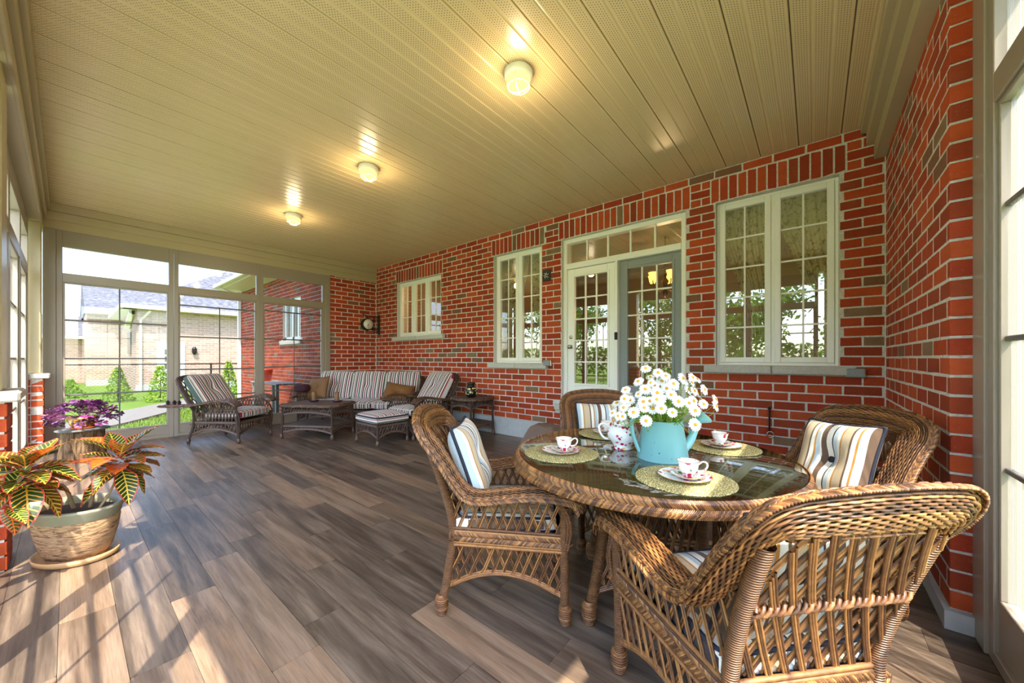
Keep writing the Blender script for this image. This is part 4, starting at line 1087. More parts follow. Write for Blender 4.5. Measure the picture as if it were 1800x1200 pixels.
# ------------------------------------------------------------------ table setting
def mat_mat():
    m = Mat('gold_woven_placemat').set(rough=0.6, spec=0.4); p = m.coord('Object'); v = m.new('ShaderNodeTexVoronoi'); v.feature = 'DISTANCE_TO_EDGE'; v.inputs['Scale'].default_value = 90; m.l.new(p, v.inputs['Vector'])
    f = m.math('LESS_THAN', v.outputs[0], 0.10); m.base(m.mix(f, '#6b6132', '#c9bd84')); m.bump(f, .8, .004); return m.m
M['mat'] = mat_mat()
def china_mat():
    m = Mat('white_rose_china').set(rough=0.12, spec=0.6); p = m.coord('Object')
    v = m.new('ShaderNodeTexVoronoi'); v.inputs['Scale'].default_value = 42; m.l.new(p, v.inputs['Vector'])
    f = m.noise(p, 26, 2); sel = m.math('GREATER_THAN', f, 0.50)
    spot = m.math('MULTIPLY', m.math('LESS_THAN', v.outputs['Distance'], 0.42), sel)
    sep = m.new('ShaderNodeSeparateColor'); m.l.new(v.outputs['Color'], sep.inputs[0])
    colr = m.ramp(sep.outputs[0], [(0,'#a3163c'),(.35,'#d24b6e'),(.55,'#4f7a2e'),(.75,'#d9a22e'),(.88,'#b5274a')], 'CONSTANT')
    m.base(m.mix(spot, '#e6e3dd', colr)); return m.m
M['china'] = china_mat(); M['whitechina'] = plain('white_china', '#e6e3dd', 0.12); M['gold'] = plain('gold_rim', '#c8973c', 0.3, 0.9)
sets = [((-1.02,1.64),'nearest the left chair',0.4),((-1.04,2.25),'in front of the door-side chair',2.4),((-0.40,2.31),'nearest the brick corner',2.2),((-0.41,1.60),'nearest the camera',0.2)]
for (x,y),w,rz in sets:
    g = G().lathe([(0,.0005),(.185,.0005),(.19,.002),(.19,.004),(.184,.0055),(0,.0055)],48,cap=False); o = part('placemat', g, M['mat'], None, True, loc=(x,y,TT)); tag(o,'round golden woven placemat on the glass table '+w,'placemat','placemats')
    pz = TT+.0055
    t = thing('plate', 'white china plate with roses on the placemat '+w, 'plate', (x,y,pz), rz, 'rose china')
    part('dish', G().lathe([(0,.001),(.055,.0),(.06,.002),(.098,.014),(.102,.017),(.098,.017),(.06,.006),(0,.005)],40,cap=False), M['china'], t)
    part('gold_edge', G().tubes([(.101*math.cos(q),.101*math.sin(q),.017) for q in np.linspace(0,2*PI,48,endpoint=False)],.0013,4,ref=(0,0,1),closed=True), M['gold'], t)
    sx,sy = x+.015*math.cos(rz), y+.015*math.sin(rz)
    t = thing('saucer', 'small rose-patterned saucer on the plate '+w, 'saucer', (sx,sy,pz+.0075), rz, 'rose china')
    part('dish', G().lathe([(0,.0),(.035,.0),(.04,.002),(.066,.014),(.069,.016),(.065,.016),(.038,.005),(0,.004)],36,cap=False), M['china'], t)
    part('gold_edge', G().tubes([(.068*math.cos(q),.068*math.sin(q),.016) for q in np.linspace(0,2*PI,40,endpoint=False)],.0012,4,ref=(0,0,1),closed=True), M['gold'], t)
    t = thing('teacup', 'rose-patterned white teacup with curled handle '+w, 'cup', (sx,sy,pz+.013), rz, 'rose china')
    part('bowl', G().lathe([(0,.004),(.02,.0),(.023,.003),(.018,.008),(.026,.014),(.035,.03),(.038,.048),(.044,.062),(.042,.062),(.036,.048),(.033,.03),(.02,.014),(0,.011)],32,cap=False), M['china'], t)
    part('handle', G().tubes(catmull([(.036,0,.05),(.052,0,.064),(.066,0,.06),(.068,0,.045),(.055,0,.028),(.034,0,.024)],14),A(.0035),6,ref=(0,1,0)), M['china'], t)
    part('gold_edge', G().tubes([(.043*math.cos(q),.043*math.sin(q),.062) for q in np.linspace(0,2*PI,36,endpoint=False)],.0013,4,ref=(0,0,1),closed=True), M['gold'], t)
# teapot
tp = (-.815,1.945); t = thing('teapot', 'white rose-patterned teapot with domed lid beside the watering can', 'teapot', (tp[0],tp[1],TT), YAW+PI*.93)
part('body', G().lathe([(0,.0),(.05,.0),(.055,.006),(.045,.016),(.06,.035),(.08,.065),(.084,.09),(.074,.115),(.052,.13),(.046,.136),(0,.136)],40,cap=False), M['china'], t)
ld = part('lid', G().lathe([(.05,.134),(.05,.14),(.04,.155),(.022,.172),(.012,.178),(0,.178)],30,cap=False), M['china'], t)
part('knob', G().lathe([(.006,.176),(.012,.185),(.010,.196),(.004,.203),(0,.204)],16,cap=False), M['whitechina'], ld)
part('handle', G().tubes(catmull([(.07,0,.115),(.10,0,.135),(.125,0,.12),(.122,0,.085),(.10,0,.055),(.076,0,.05)],18),.0065,8,ref=(0,1,0)), M['whitechina'], t)
part('spout', G().tubes(catmull([(-.07,0,.055),(-.105,0,.075),(-.12,0,.11),(-.14,0,.135)],14),A(np.linspace(.02,.010,14)),10,ref=(0,1,0)), M['whitechina'], t)
# watering can
m = Mat('turquoise_enamel').set(rough=0.35, spec=0.5); f = m.noise(m.coord(), 55, 3, .7); f2 = m.noise(m.coord(), 9, 2)
m.base(m.mix(m.math('MULTIPLY', m.math('GREATER_THAN', f, .68), m.math('GREATER_THAN', f2, .45)), '#74aaa8', '#2c2a28')); M['turq'] = m.m
cn = (-.585,1.885); t = thing('watering_can', 'turquoise enamel watering can holding daisies on the glass table', 'watering can', (cn[0],cn[1],TT), YAW)
part('body', G().lathe([(0,.003),(.118,.0),(.121,.004),(.093,.188),(.096,.192),(.092,.192),(.089,.186),(.10,.10),(0,.10)],44,cap=False), M['turq'], t)
part('handle', G().tubes(catmull([(-.094,0,.185),(-.125,0,.205),(-.15,0,.185),(-.148,0,.13),(-.13,0,.07),(-.115,0,.035)],20),.009,8,ref=(0,1,0),flat=1.6), M['turq'], t)
sp = part('spout', G().tubes(catmull([(.105,0,.045),(.14,0,.09),(.165,0,.15),(.182,0,.185)],14),A(np.linspace(.024,.014,14)),12,ref=(0,1,0)), M['turq'], t)
g = G().lathe([(.012,-.01),(.018,.0),(.045,.03),(.043,.036),(0,.042)],24,cap=False); o = part('rose_head', g, M['turq'], sp, True, loc=(.183,0,.185), rot=(0,.75,0))
# daisies
m = Mat('daisy_petal').set(rough=0.6, color='#e2e0d8'); M['petal'] = m.m; M['disc'] = plain('daisy_yellow_disc', '#e0a416', .8, nz=.3, nsc=300); M['stem'] = plain('daisy_stem_green', '#7c9c2c', .6)
gp = G()
for i in range(15):
    q = i*2*PI/15; c,s = math.cos(q), math.sin(q); w = .0042; dr = -.002*(i%3)
    L = [(.005,.0,.3),(.012,.001,.9),(.020,.0005+dr*.5,1.0),(.026,-.002+dr,.55)]
    V = np.stack([A([(r*c-s*w*k_, r*s+c*w*k_, z) for r,z,k_ in L]), A([(r*c+s*w*k_, r*s-c*w*k_, z) for r,z,k_ in L])]); gp.grid(V)
petals = gp.mesh('petals', M['petal'], True); disc = G().lathe([(.0075,-.001),(.0075,.002),(.005,.0045),(0,.0055)],12,cap=False).mesh('disc', M['disc'])
from mathutils import Quaternion
for i in range(78):
    a = rng.uniform(0,2*PI); rr = .245*math.sqrt(rng.uniform(0,1)); 
    hx, hy = rr*math.cos(a), rr*math.sin(a)
    hz = .275+.115*(1-(rr/.245)**2)+rng.uniform(-.05,.035)
    if i == 0: hx,hy,hz = -.075,-.02,.445
    if i == 1: hx,hy,hz = .14,.0,.405
    if rr > .16: hz -= .03
    rr_ = hx*RGT[0]+hy*RGT[1]
    if rr_ > .09 and hz < .33: hz += .07
    bx_,by_ = hx*.22, hy*.22
    t = thing('daisy', ['tallest white daisy rising above the bouquet','white daisy held out over the spout of the watering can','white daisy with yellow centre in the full bunch in the watering can'][min(i,2)], 'flower', (cn[0]+hx,cn[1]+hy,TT+hz), 0, 'daisies in the watering can')
    P = catmull([(bx_-hx,by_-hy,.11-hz),(bx_-hx+hx*.25,by_-hy+hy*.25,.20-hz),(-hx*.12,-hy*.12,-.05),(0,0,0)],9)
    part('stem', G().tubes(P,.0017,4), M['stem'], t)
    d = Vector((hx*2.2+rng.normal(0,.12)-FWD[0]*-.0, hy*2.2+rng.normal(0,.12), .32)); cam_d_ = Vector((-FWD[0],-FWD[1],0)); d = d+cam_d_*.38
    e = d.to_track_quat('Z','Y').to_euler(); sc_ = rng.uniform(.85,1.15)
    obj('petals', petals, t, (0,0,0), e, (sc_,)*3); obj('disc', disc, t, (0,0,0), e, (sc_,)*3)
V,q = leaf_cloud(420, lambda n: np.column_stack([rng.normal(0,.05,n), rng.normal(0,.05,n), rng.uniform(.19,.30,n)]), .016)
o = part('daisy_leaves', G().add(V,q), M['stem'], None, False, loc=(cn[0],cn[1],TT)); o['kind'] = 'stuff'; tag(o,'fine green daisy leaves above the can rim','foliage')

# ================================================================== lounge furniture (darker wicker)
def panel(t, p0, p1, lo, hi, nrm, step=.05, slope=.4, r=.0042, n=1, name='lattice', mat='lw'):
    p0, p1 = A(p0), A(p1); L = np.linalg.norm(p1-p0); d = (p1-p0)/L
    g = G(); lattice(g, lambda u,v: (p0[0]+d[0]*u, p0[1]+d[1]*u, v), nrm, 0, L, lo, hi, step, slope, r, n, .009, 30, 4)
    if g.n:
        o = part(name, g, M[mat], t); o['kind'] = 'stuff'
def arch_rail(t, p0, p1, base, rise, name='arch', r=.009, mat='lw'):
    p0, p1 = A(p0), A(p1); g = G()
    for dd in (-.011,.0,.011): g.tubes([(p0[0]+(p1[0]-p0[0])*u, p0[1]+(p1[1]-p0[1])*u, base+rise*(1-(2*u-1)**2)+dd) for u in np.linspace(0,1,12)], r, 5)
    part(name, g, M[mat], t)
def lfoot(g, x, y, h=.08, r=.03): g.lathe([(.012,0),(r*.7,.004),(r,h*.35),(r*.8,h*.75),(r*.6,h)],10,c=(x,y,0))
def post(t, x0, y0, x1, y1, z1, r=.02, mid=None):
    P = [(x0,y0,.06)]+([mid] if mid else [])+[(x1,y1,z1)]; P = catmull(P,8) if mid else A(P)
    lg = part('leg', G().tubes(P, r, 8), M['lwwrap'], t); g = G(); lfoot(g, x0, y0); part('foot', g, M['lw'], lg); return lg
def tufted(name, w, h, thick, mat, t, Mx, tufts, piping=None, dent=.035):
    g = G(); slab_cushion(g, w, h, thick, 26, tufts, dent, .02)
    o = part(name, g, mat, t); o.matrix_local = Matrix(Mx.tolist())
    s = np.linspace(0,2*PI,60,endpoint=False); sq = lambda c: np.sign(c)*np.abs(c)**.16
    if piping: part('piping', G().tubes(np.column_stack([sq(np.cos(s))*w/2*.985, sq(np.sin(s))*h/2*.985, np.full(60,thick*.28)]), .008, 5, ref=(0,0,1), closed=True), piping, o)
    return o
def mx(loc, rx, rz=0): return np.array(Matrix.Translation(loc) @ Matrix.Rotation(rz,4,'Z') @ Matrix.Rotation(rx,4,'X'))
def lounge(label, loc, rz, tray=True):
    t = thing('lounge_chair', label, 'armchair', loc, rz, 'striped wicker lounge chairs')
    hw, fy, ry = .335, .37, -.37
    for s in (1,-1):
        post(t, s*hw, fy, s*(hw+.01), fy-.02, .40, .021); post(t, s*hw, ry-.03, s*hw, ry+.05, .52, .021, (s*hw, ry+.05, .26))
        ctrl = [(s*(hw+.035),.40,.555,0,.9,.4),(s*(hw+.04),.33,.612,0,.25,1),(s*(hw+.045),.18,.638,0,-.05,1),(s*(hw+.05),-.02,.61,0,-.18,1),(s*(hw+.055),-.22,.575,0,-.1,1),(s*(hw+.06),-.45,.557,0,0,1),(s*(hw+.06),-.70,.555,0,.05,1)]
        g, gc = G(), G(); woven_roll(g, gc, ctrl, .078, .014, .034, 22, .0058, .004)
        c = part('armrest', gc, M['wickdark'], t); o = part('armrest_weave', g, M['lwbraid'], c); o['kind'] = 'stuff'
        R = resample(ctrl,.02); T = unit(np.gradient(R[:,:3],axis=0)); W = np.cross(unit(R[:,3:6]),T)
        gb = G(); braid(gb, np.column_stack([R[:,:3]+W*.078*1, W]), .03, .019, .0065); gb2 = gb; braid(gb2, np.column_stack([R[:,:3]-W*.078, -W]), .03, .019, .0065)
        o = part('armrest_braid', gb2, M['lwbraid'], t); o['kind'] = 'stuff'
        top = lambda y: np.interp(y,[-.4,-.22,0,.2,.37],[.53,.555,.585,.61,.56])
        panel(t, (s*hw,ry+.04), (s*hw,fy-.02), lambda u: .33, lambda u: top(ry+.04+u), (s,0,0), .05,.38,.0045,2,'side_lattice')
        panel(t, (s*hw,ry), (s*hw,fy), lambda u: .13+.09*(1-(2*u/(fy-ry)-1)**2), lambda u: .285, (s,0,0), .05,.38,.0042,2,'skirt_lattice')
        arch_rail(t, (s*hw,ry), (s*hw,fy), .12, .09); arch_rail(t, (s*hw,ry+.04), (s*hw,fy), .305, 0, 'seat_rail', .010)
        g = G()
        for dd in (0,.018): g.tubes(catmull([(s*hw,fy+.005,.12),(s*(hw+.012),fy+.02,.36),(s*(hw+.012),fy-.04-dd,.52),(s*(hw+.012),fy-.16-dd,.59)],12),.010,6)
        part('bent_arm_support', g, M['lwwrap'], t)
    panel(t, (-hw,fy),(hw,fy), lambda u: .13+.09*(1-(2*u/(2*hw)-1)**2), lambda u: .285, (0,1,0), .05,.38,.0042,2,'skirt_lattice'); arch_rail(t, (-hw,fy),(hw,fy),.12,.09); arch_rail(t,(-hw,fy),(hw,fy),.305,0,'seat_rail',.010)
    arch_rail(t, (-hw,ry),(hw,ry),.12,.09)
    part('seat_deck', G().box(-hw+.01,hw-.01,ry+.04,fy-.01,.30,.325), M['wickdark'], t, False)
    # reclined back frame
    A_ = .62
    fr = [(-.30,-.24,.36),(-.32,-.44,.66),(-.30,-.585,.90),(-.2,-.62,.955),(0,-.625,.965),(.2,-.62,.955),(.30,-.585,.90),(.32,-.44,.66),(.30,-.24,.36)]
    ctrl = [(p[0],p[1],p[2],0,.83,.55) for p in fr]
    g, gc = G(), G(); woven_roll(g, gc, ctrl, .032, .022, .034, 18, .0055, .004); c = part('back_frame', gc, M['wickdark'], t); o = part('back_frame_weave', g, M['lw'], c); o['kind'] = 'stuff'
    g = G(); lattice(g, lambda u,v: (u, -.24-(v-.36)*.66, v), (0,.8,.5), -.30,.30, lambda u: .38, lambda u: .93, .06,.45,.0045,2,.011,30,4); o = part('back_lattice', g, M['lw'], t); o['kind'] = 'stuff'
    tufted('seat_cushion', .60,.66,.13, M['ls'], t, mx((0,.06,.41),.02), (), M['lspipe'])
    # back cushion: local y up the back, local z towards the sitter
    up = A((0,-.55,.83)); nz = A((0,.83,.55)); Mx = np.eye(4); Mx[:3,0] = (-1,0,0); Mx[:3,1] = up/np.linalg.norm(up); Mx[:3,2] = nz/np.linalg.norm(nz); Mx[:3,3] = (0,-.33,.715)
    tufted('back_cushion', .60,.64,.14, M['ls'], t, Mx, ((0,.06),), M['lspipe'], .05)
    return t
lc1 = lounge('wicker lounge chair with striped cushions by the far screen windows', (-7.03,1.65,0), facing((.80,.60)))
lc2 = lounge('wicker lounge chair with striped cushions between sofa and side table', (-5.06,3.72,0), facing((.02,-1)))
# pine cones on the tray arm of the left lounge chair
M['cone'] = plain('brown_pine_cone', '#4a2f1d', .8, nz=.5, nsc=160)
f = A((.8,.6)); rt = A((.6,-.8))
for i,(b_,s_,lab) in enumerate([(-.48,.395,'brown pine cone nearest the cushion on the lounge chair arm'),(-.57,.38,'squat brown pine cone in the middle of the lounge chair arm'),(-.64,.41,'small brown pine cone at the rear end of the lounge chair arm')]):
    p = A((-7.03,1.65))+f*b_+rt*s_; g = G()
    for k in range(7):
        z = .008+k*.008; rr = [.018,.028,.032,.031,.026,.018,.008][k]
        for j in range(9):
            q = j*2*PI/9+k*.35; c,s = math.cos(q), math.sin(q); w = .010
            g.add([(rr*.3*c-s*w,rr*.3*s+c*w,z),(rr*.3*c+s*w,rr*.3*s-c*w,z),(rr*1.05*c+s*w*.4,rr*1.05*s-c*w*.4,z+.010),(rr*1.05*c-s*w*.4,rr*1.05*s+c*w*.4,z+.010)],[(0,1,2,3)])
    g.lathe([(.012,0),(.02,.02),(.012,.05),(0,.06)],8)
    o = part('pine_cone', g, M['cone'], None, False, loc=(p[0],p[1],.571)); tag(o, lab, 'pine cone', 'pine cones on the chair arm')
# sofa
def sofa(loc, rz):
    t = thing('sofa', 'three-seat wicker sofa with striped cushions in the far brick corner', 'sofa', loc, rz)
    hw, fy, ry = 1.07, .36, -.34
    for x in (-hw,0,hw):
        post(t, x, fy, x, fy, .40, .021)
        if x: post(t, x, ry, x, ry, .45, .021)
    for s in (1,-1):
        ctrl = [(s*(hw+.02),.40,.55,0,.9,.4),(s*(hw+.03),.33,.605,0,.25,1),(s*(hw+.035),.15,.625,0,0,1),(s*(hw+.03),-.1,.61,0,.1,1),(s*(hw+.02),-.26,.65,0,.6,.8),(s*(hw-.02),-.37,.76,0,.9,.4),(s*(hw-.09),-.44,.86,0,.95,.3)]
        g, gc = G(), G(); woven_roll(g, gc, ctrl, .07,.022,.036,22,.006,.004); c = part('armrest', gc, M['wickdark'], t); o = part('armrest_weave', g, M['lwbraid'], c); o['kind'] = 'stuff'
        panel(t, (s*hw,ry),(s*hw,fy), lambda u: .31, lambda u: .59, (s,0,0), .055,.38,.0048,2,'side_lattice'); arch_rail(t,(s*hw,ry),(s*hw,fy),.12,.09)
        panel(t, (s*hw,ry),(s*hw,fy), lambda u: .2, lambda u: .285, (s,0,0), .055,.38,.0045,2,'skirt_lattice'); arch_rail(t,(s*hw,ry),(s*hw,fy),.30,0,'seat_rail',.010)
    ctrl = [(x,-.445-.02*(1-abs(x)/.95),z,0,.95,.3) for x,z in ((-1.0,.84),(-.87,.875),(-.4,.89),(0,.895),(.4,.89),(.87,.875),(1.0,.84))]
    g, gc = G(), G(); woven_roll(g, gc, ctrl, .045,.028,.036,20,.006,.004); c = part('back_rail', gc, M['wickdark'], t); o = part('back_rail_weave', g, M['lw'], c); o['kind'] = 'stuff'
    g = G(); lattice(g, lambda u,v: (u,-.30-(v-.4)*.28,v), (0,1,0), -1.04,1.04, lambda u: .32, lambda u: .87, .07,.45,.0048,2,.012,30,4); o = part('back_lattice', g, M['lw'], t); o['kind'] = 'stuff'
    for a,b in ((-hw,0),(0,hw)):
        panel(t,(a,fy),(b,fy), lambda u: .13+.08*(1-(2*u/hw-1)**2), lambda u: .285,(0,1,0),.055,.38,.0045,2,'skirt_lattice'); arch_rail(t,(a,fy),(b,fy),.12,.08); 
    arch_rail(t,(-hw,fy),(hw,fy),.305,0,'seat_rail',.011)
    part('seat_deck', G().box(-hw+.01,hw-.01,ry+.02,fy-.01,.29,.325), M['wickdark'], t, False)
    for k in (-1,0,1):
        tufted('seat_cushion', .675,.66,.14, M['ls'], t, mx((k*.68,.06,.405),0), (), M['lspipe'])
        up = A((0,-.30,.95)); nz = A((0,.95,.30)); Mx = np.eye(4); Mx[:3,0] = (-1,0,0); Mx[:3,1] = unit(up[None])[0]; Mx[:3,2] = unit(nz[None])[0]; Mx[:3,3] = (k*.68,-.235,.725)
        tufted('back_cushion', .675,.54,.16, M['ls'], t, Mx, ((0,.02),), M['lspipe'], .05)
    return t
sfp, sff = A((-6.60,3.57)), A((.54,-.84)); srz = facing(sff); sofa((sfp[0],sfp[1],0), srz)
srt = A((-sff[1]*-1, 0)); sr = A((sff[1],-sff[0]))     # local +x in world
def on_sofa(x,y,z): p = sfp + sr*x + sff*y; return (p[0],p[1],z)
M['tassel'] = M['creamcord']
# local +x of the sofa points to the viewer's left
pillow('throw_pillow','bronze brown pillow with cream fringe at the left end of the sofa','cushion', lean(on_sofa(.86,.08,.69), srz-.25, .35, .12), .46,.42,.15, M['brownp'], M['creamcord'], M['brownp'], 'brown pillows on the sofa', True)
pillow('throw_pillow','bronze brown pillow lying aslant at the right end of the sofa','cushion', lean(on_sofa(-.74,.10,.62), srz+.35, .80, -.25), .52,.42,.15, M['brownp'], M['creamcord'], M['brownp'], 'brown pillows on the sofa', True)
g = G(); superbox(g, .26,.20,.12, (0,0,.06), .6, 28, 14, .2); o = part('throw_blanket', g, M['maroon'], None, True, loc=on_sofa(1.10,.20,.635), rot=(0,.1,srz)); tag(o,'folded dark maroon throw on the left arm of the sofa','blanket')
# tables
def wtable(name, label, loc, rz, w, d, h, shelf, ins=.06, cut=.09, cat='table'):
    t = thing(name, label, cat, loc, rz); a, b = w/2, d/2
    poly = [(-a+cut,-b),(a-cut,-b),(a,-b+cut),(a,b-cut),(a-cut,b),(-a+cut,b),(-a,b-cut),(-a,-b+cut)]
    part('table_top', G().prism([(x*.975,y*.975) for x,y in poly], h-.022, h), M['lwtop'], t, False)
    P = []
    for i in range(8):
        p,q = A(poly[i]), A(poly[(i+1)%8]); n = max(2,int(np.linalg.norm(q-p)/.021)); P += [p+(q-p)*k/n for k in range(n)]
    P = A(P); nn = unit(P); g = G(); braid(g, np.column_stack([P, np.full(len(P),h-.014), nn*.8, np.full(len(P),.4)]), .04,.021,.0075, closed=True); o = part('top_braid', g, M['lwbraid'], t); o['kind'] = 'stuff'
    a2, b2 = a-ins, b-ins; cs = [(-a2,-b2),(a2,-b2),(a2,b2),(-a2,b2)]
    for x,y in cs: post(t, x*1.03, y*1.03, x, y, h-.02, .019, (x,y,.3))
    for i in range(4):
        p,q = cs[i], cs[(i+1)%4]; L = math.dist(p,q); nr = (q[1]-p[1], -(q[0]-p[0])); nl = math.hypot(*nr); nr = (nr[0]/nl,nr[1]/nl,0)
        panel(t,p,q, lambda u: h-.145+.045*(1-(2*u/L-1)**2), lambda u: h-.03, nr, .042,.40,.004,2,'apron_lattice'); arch_rail(t,p,q,h-.155,.045)
        if shelf:
            arch_rail(t,p,q,shelf,0,'shelf_rail'); panel(t,p,q, lambda u: .10+.06*(1-(2*u/L-1)**2), lambda u: shelf, nr, .042,.40,.004,2,'skirt_lattice'); arch_rail(t,p,q,.10,.06)
    if shelf: part('shelf', G().box(-a2,a2,-b2,b2,shelf,shelf+.016), M['lwtop'], t, False)
    return t
ctrz = math.atan2(.53,.845)
wtable('coffee_table','wicker coffee table with lower shelf in front of the sofa',(-6.21,2.60,0),ctrz,.95,.68,.53,.20)
wtable('side_table','small wicker side table with vase against the brick wall',(-4.335,4.23,0),0,.55,.60,.615,.20,.05)
# ottoman
t = thing('ottoman','square wicker ottoman with striped cushion in front of the lounge chair','ottoman',(-5.06,3.04,0),0)
cs = [(-.29,-.245),(.29,-.245),(.29,.245),(-.29,.245)]
for x,y in cs: post(t,x,y,x,y,.30,.019)
for i in range(4):
    p,q = cs[i],cs[(i+1)%4]; L = math.dist(p,q); nr = (q[1]-p[1], -(q[0]-p[0])); nl = math.hypot(*nr); nr = (nr[0]/nl,nr[1]/nl,0)
    panel(t,p,q, lambda u: .12+.07*(1-(2*u/L-1)**2), lambda u: .275, nr,.045,.4,.0042,2,'skirt_lattice'); arch_rail(t,p,q,.115,.07); arch_rail(t,p,q,.285,0,'seat_rail',.010)
part('seat_deck', G().box(-.28,.28,-.235,.235,.28,.30), M['wickdark'], t, False)
tufted('seat_cushion',.62,.54,.135,M['ls_side'],t,mx((0,0,.37),0),(),M['navy'])
# candles on the coffee table
M['wax'] = plain('brown_candle_wax', '#7b5632', .6, nz=.3, nsc=60); M['crystal'] = plain('purple_glass_dish', '#4a2f45', .15)
ca = A((math.cos(ctrz),math.sin(ctrz))); cb = A((-ca[1],ca[0]))
for s,lab in ((-.17,'brown pillar candle on the left purple dish of the coffee table'),(.24,'brown pillar candle on the right purple dish of the coffee table')):
    p = A((-6.21,2.60))+ca*s+cb*.12
    o = part('candle_dish', G().lathe([(0,0),(.05,0),(.075,.018),(.085,.032),(.07,.026),(.0,.02)],8,cap=False), M['crystal'], None, False, loc=(p[0],p[1],.531)); tag(o, ('left' if s<0 else 'right')+' faceted purple glass candle dish on the coffee table','dish','candle dishes')
    t = thing('candle', lab, 'candle', (p[0],p[1],.552),0,'pillar candles'); part('wax', G().lathe([(.034,0),(.036,.03),(.035,.14),(.03,.148),(0,.143)],16), M['wax'], t); part('wick', G().tubes([(0,0,.14),(.003,0,.155)],.0015,4), M['iron'], t)
# vase
m = Mat('black_gold_vase').set(rough=.25); v = m.new('ShaderNodeTexVoronoi'); v.inputs['Scale'].default_value = 26; m.l.new(m.coord(), v.inputs['Vector']); X = m.xyz(m.coord())
band = m.math('MULTIPLY', m.math('GREATER_THAN', X[2], .05), m.math('LESS_THAN', X[2], .16)); m.base(m.mix(m.math('MULTIPLY', m.math('LESS_THAN', v.outputs[0], .45), band), '#1b1812', '#d8c48a'))
t = thing('vase','round black vase with cream pattern on the side table','vase',(-4.35,4.22,.616)); part('body', G().lathe([(0,0),(.06,0),(.10,.045),(.115,.09),(.10,.14),(.06,.175),(.05,.19),(.06,.21),(.072,.235),(.062,.235),(.045,.195),(0,.19)],28,cap=False), m.m, t)
part('rim', G().tubes([(.067*math.cos(q),.067*math.sin(q),.236) for q in np.linspace(0,2*PI,30,endpoint=False)],.006,6,ref=(0,0,1),closed=True), M['iron'], t)

# ================================================================== wall fittings
# station clock on a bracket
cx_ = wall_x(667); cz = 2.02
t = thing('wall_clock','round black two-sided station clock on a scrolled bracket','clock',(cx_,D,cz))
part('wall_plate', G().bbox(-.03,.03,-.025,0,-.22,.24,.006), M['iron'], t, False)
ry90 = np.array([[0,0,1,0],[0,1,0,-.30],[-1,0,0,0],[0,0,0,1.0]])
cs_ = part('case', G().join(G().lathe([(0,-.05),(.115,-.05),(.135,-.04),(.135,.04),(.115,.05),(0,.05)],36,cap=False), ry90), M['iron'], t)
M['dial'] = plain('cream_dial','#e9e4d2',.5)
for s in (1,-1):
    dl = part('dial', G().join(G().lathe([(.112,0),(.112,.002*s),(0,.002*s)],36,cap=False), ry90 @ np.array(Matrix.Translation((0,0,.051*s)))), M['dial'], cs_)
    g = G()
    for h_ in range(12):
        q = h_*PI/6; g.obox(np.array(Matrix.Translation((s*.0545,-.30,0)) @ Matrix.Rotation(-q,4,'X')), -.0008,.0008,-.004,.004,.082,.104)
    o = part('hour_marks', g, M['iron'], cs_, False); o['kind'] = 'stuff'
    g = G().obox(np.array(Matrix.Translation((s*.056,-.30,0)) @ Matrix.Rotation(PI+.02,4,'X')), -.001,.001,-.003,.003,-.015,.085); part('minute_hand', g, M['iron'], cs_, False)
    g = G().obox(np.array(Matrix.Translation((s*.056,-.30,0)) @ Matrix.Rotation(PI-.55*s,4,'X')), -.001,.001,-.0045,.0045,-.012,.055); part('hour_hand', g, M['iron'], cs_, False)
g = G(); th = np.linspace(0,3.2*PI,40)
def scroll(y0,z0,r0,sg): return [(0, y0+ (r0*(1-q/(3.6*PI)))*math.cos(q*sg+PI/2), z0+(r0*(1-q/(3.6*PI)))*math.sin(q*sg+PI/2)) for q in th]
for yy,zz,r0,sg in ((-.09,.15,.055,1),(-.09,-.13,.055,-1),(-.15,.10,.035,-1),(-.15,-.09,.035,1)): part('scroll', G().tubes(scroll(yy,zz,r0,sg),.007,5,ref=(1,0,0)), M['iron'], t)
part('bracket_arm', G().tubes(catmull([(0,-.02,.18),(0,-.14,.19),(0,-.30,.165),(0,-.30,.13)],12),.008,5), M['iron'], t)
part('bracket_arm', G().tubes(catmull([(0,-.02,-.18),(0,-.12,-.17),(0,-.2,-.08)],10),.008,5), M['iron'], t)
g = G().lathe([(0,-.16),(.012,-.15),(.02,-.138),(.008,-.13)],10,c=(0,-.30,0)); part('finial', g, M['iron'], t)
g = G().tubes(catmull([(0,-.30,.17),(0,-.33,.195),(0,-.37,.20),(0,-.40,.225)],10),.012,6).tubes([(0,-.39,.22),(0,-.42,.225)],.005,4); part('bird_finial', g, M['iron'], t)
# house number plaque, outlets, hook, pulley
M['plaque'] = plain('pewter_plaque','#3a3f3c',.4,.5,nz=.4,nsc=30)
px0 = wall_x(961.5); pz = CAMH+(CY-484)/FPX*(FWD[0]*px0+FWD[1]*D)
t = thing('wall_plaque','small square dark metal plaque with leaf relief left of the doors','plaque',(px0,D,pz)); part('plate', G().bbox(-.075,.075,-.02,0,-.085,.085,.008), M['plaque'], t, False)
g = G()
for i in range(6):
    q = i*PI/3; g.tubes(catmull([(0,-.022,0),(.03*math.cos(q),-.03,.03*math.sin(q)),(.055*math.cos(q+.4),-.023,.055*math.sin(q+.4))],7),A([.004,.007,.009,.010,.009,.006,.002]),6)
part('relief', g, M['chrome'], t)
def outlet(u,v,label):
    x = wall_x(u); z = CAMH+(CY-v)/FPX*(FWD[0]*x+FWD[1]*D)
    t = thing('outlet_box',label,'outlet',(x,D,z),0,'weatherproof outlets'); part('box', G().bbox(-.07,.07,-.045,0,-.045,.045,.006), M['chrome'], t, False); part('lid', G().bbox(-.06,.06,-.065,-.045,-.037,.04,.006), M['greydoor'], t, False)
outlet(964,638,'grey outlet box on the brick between tall window and doors'); outlet(1503,655,'grey outlet box on the brick right of the large window')
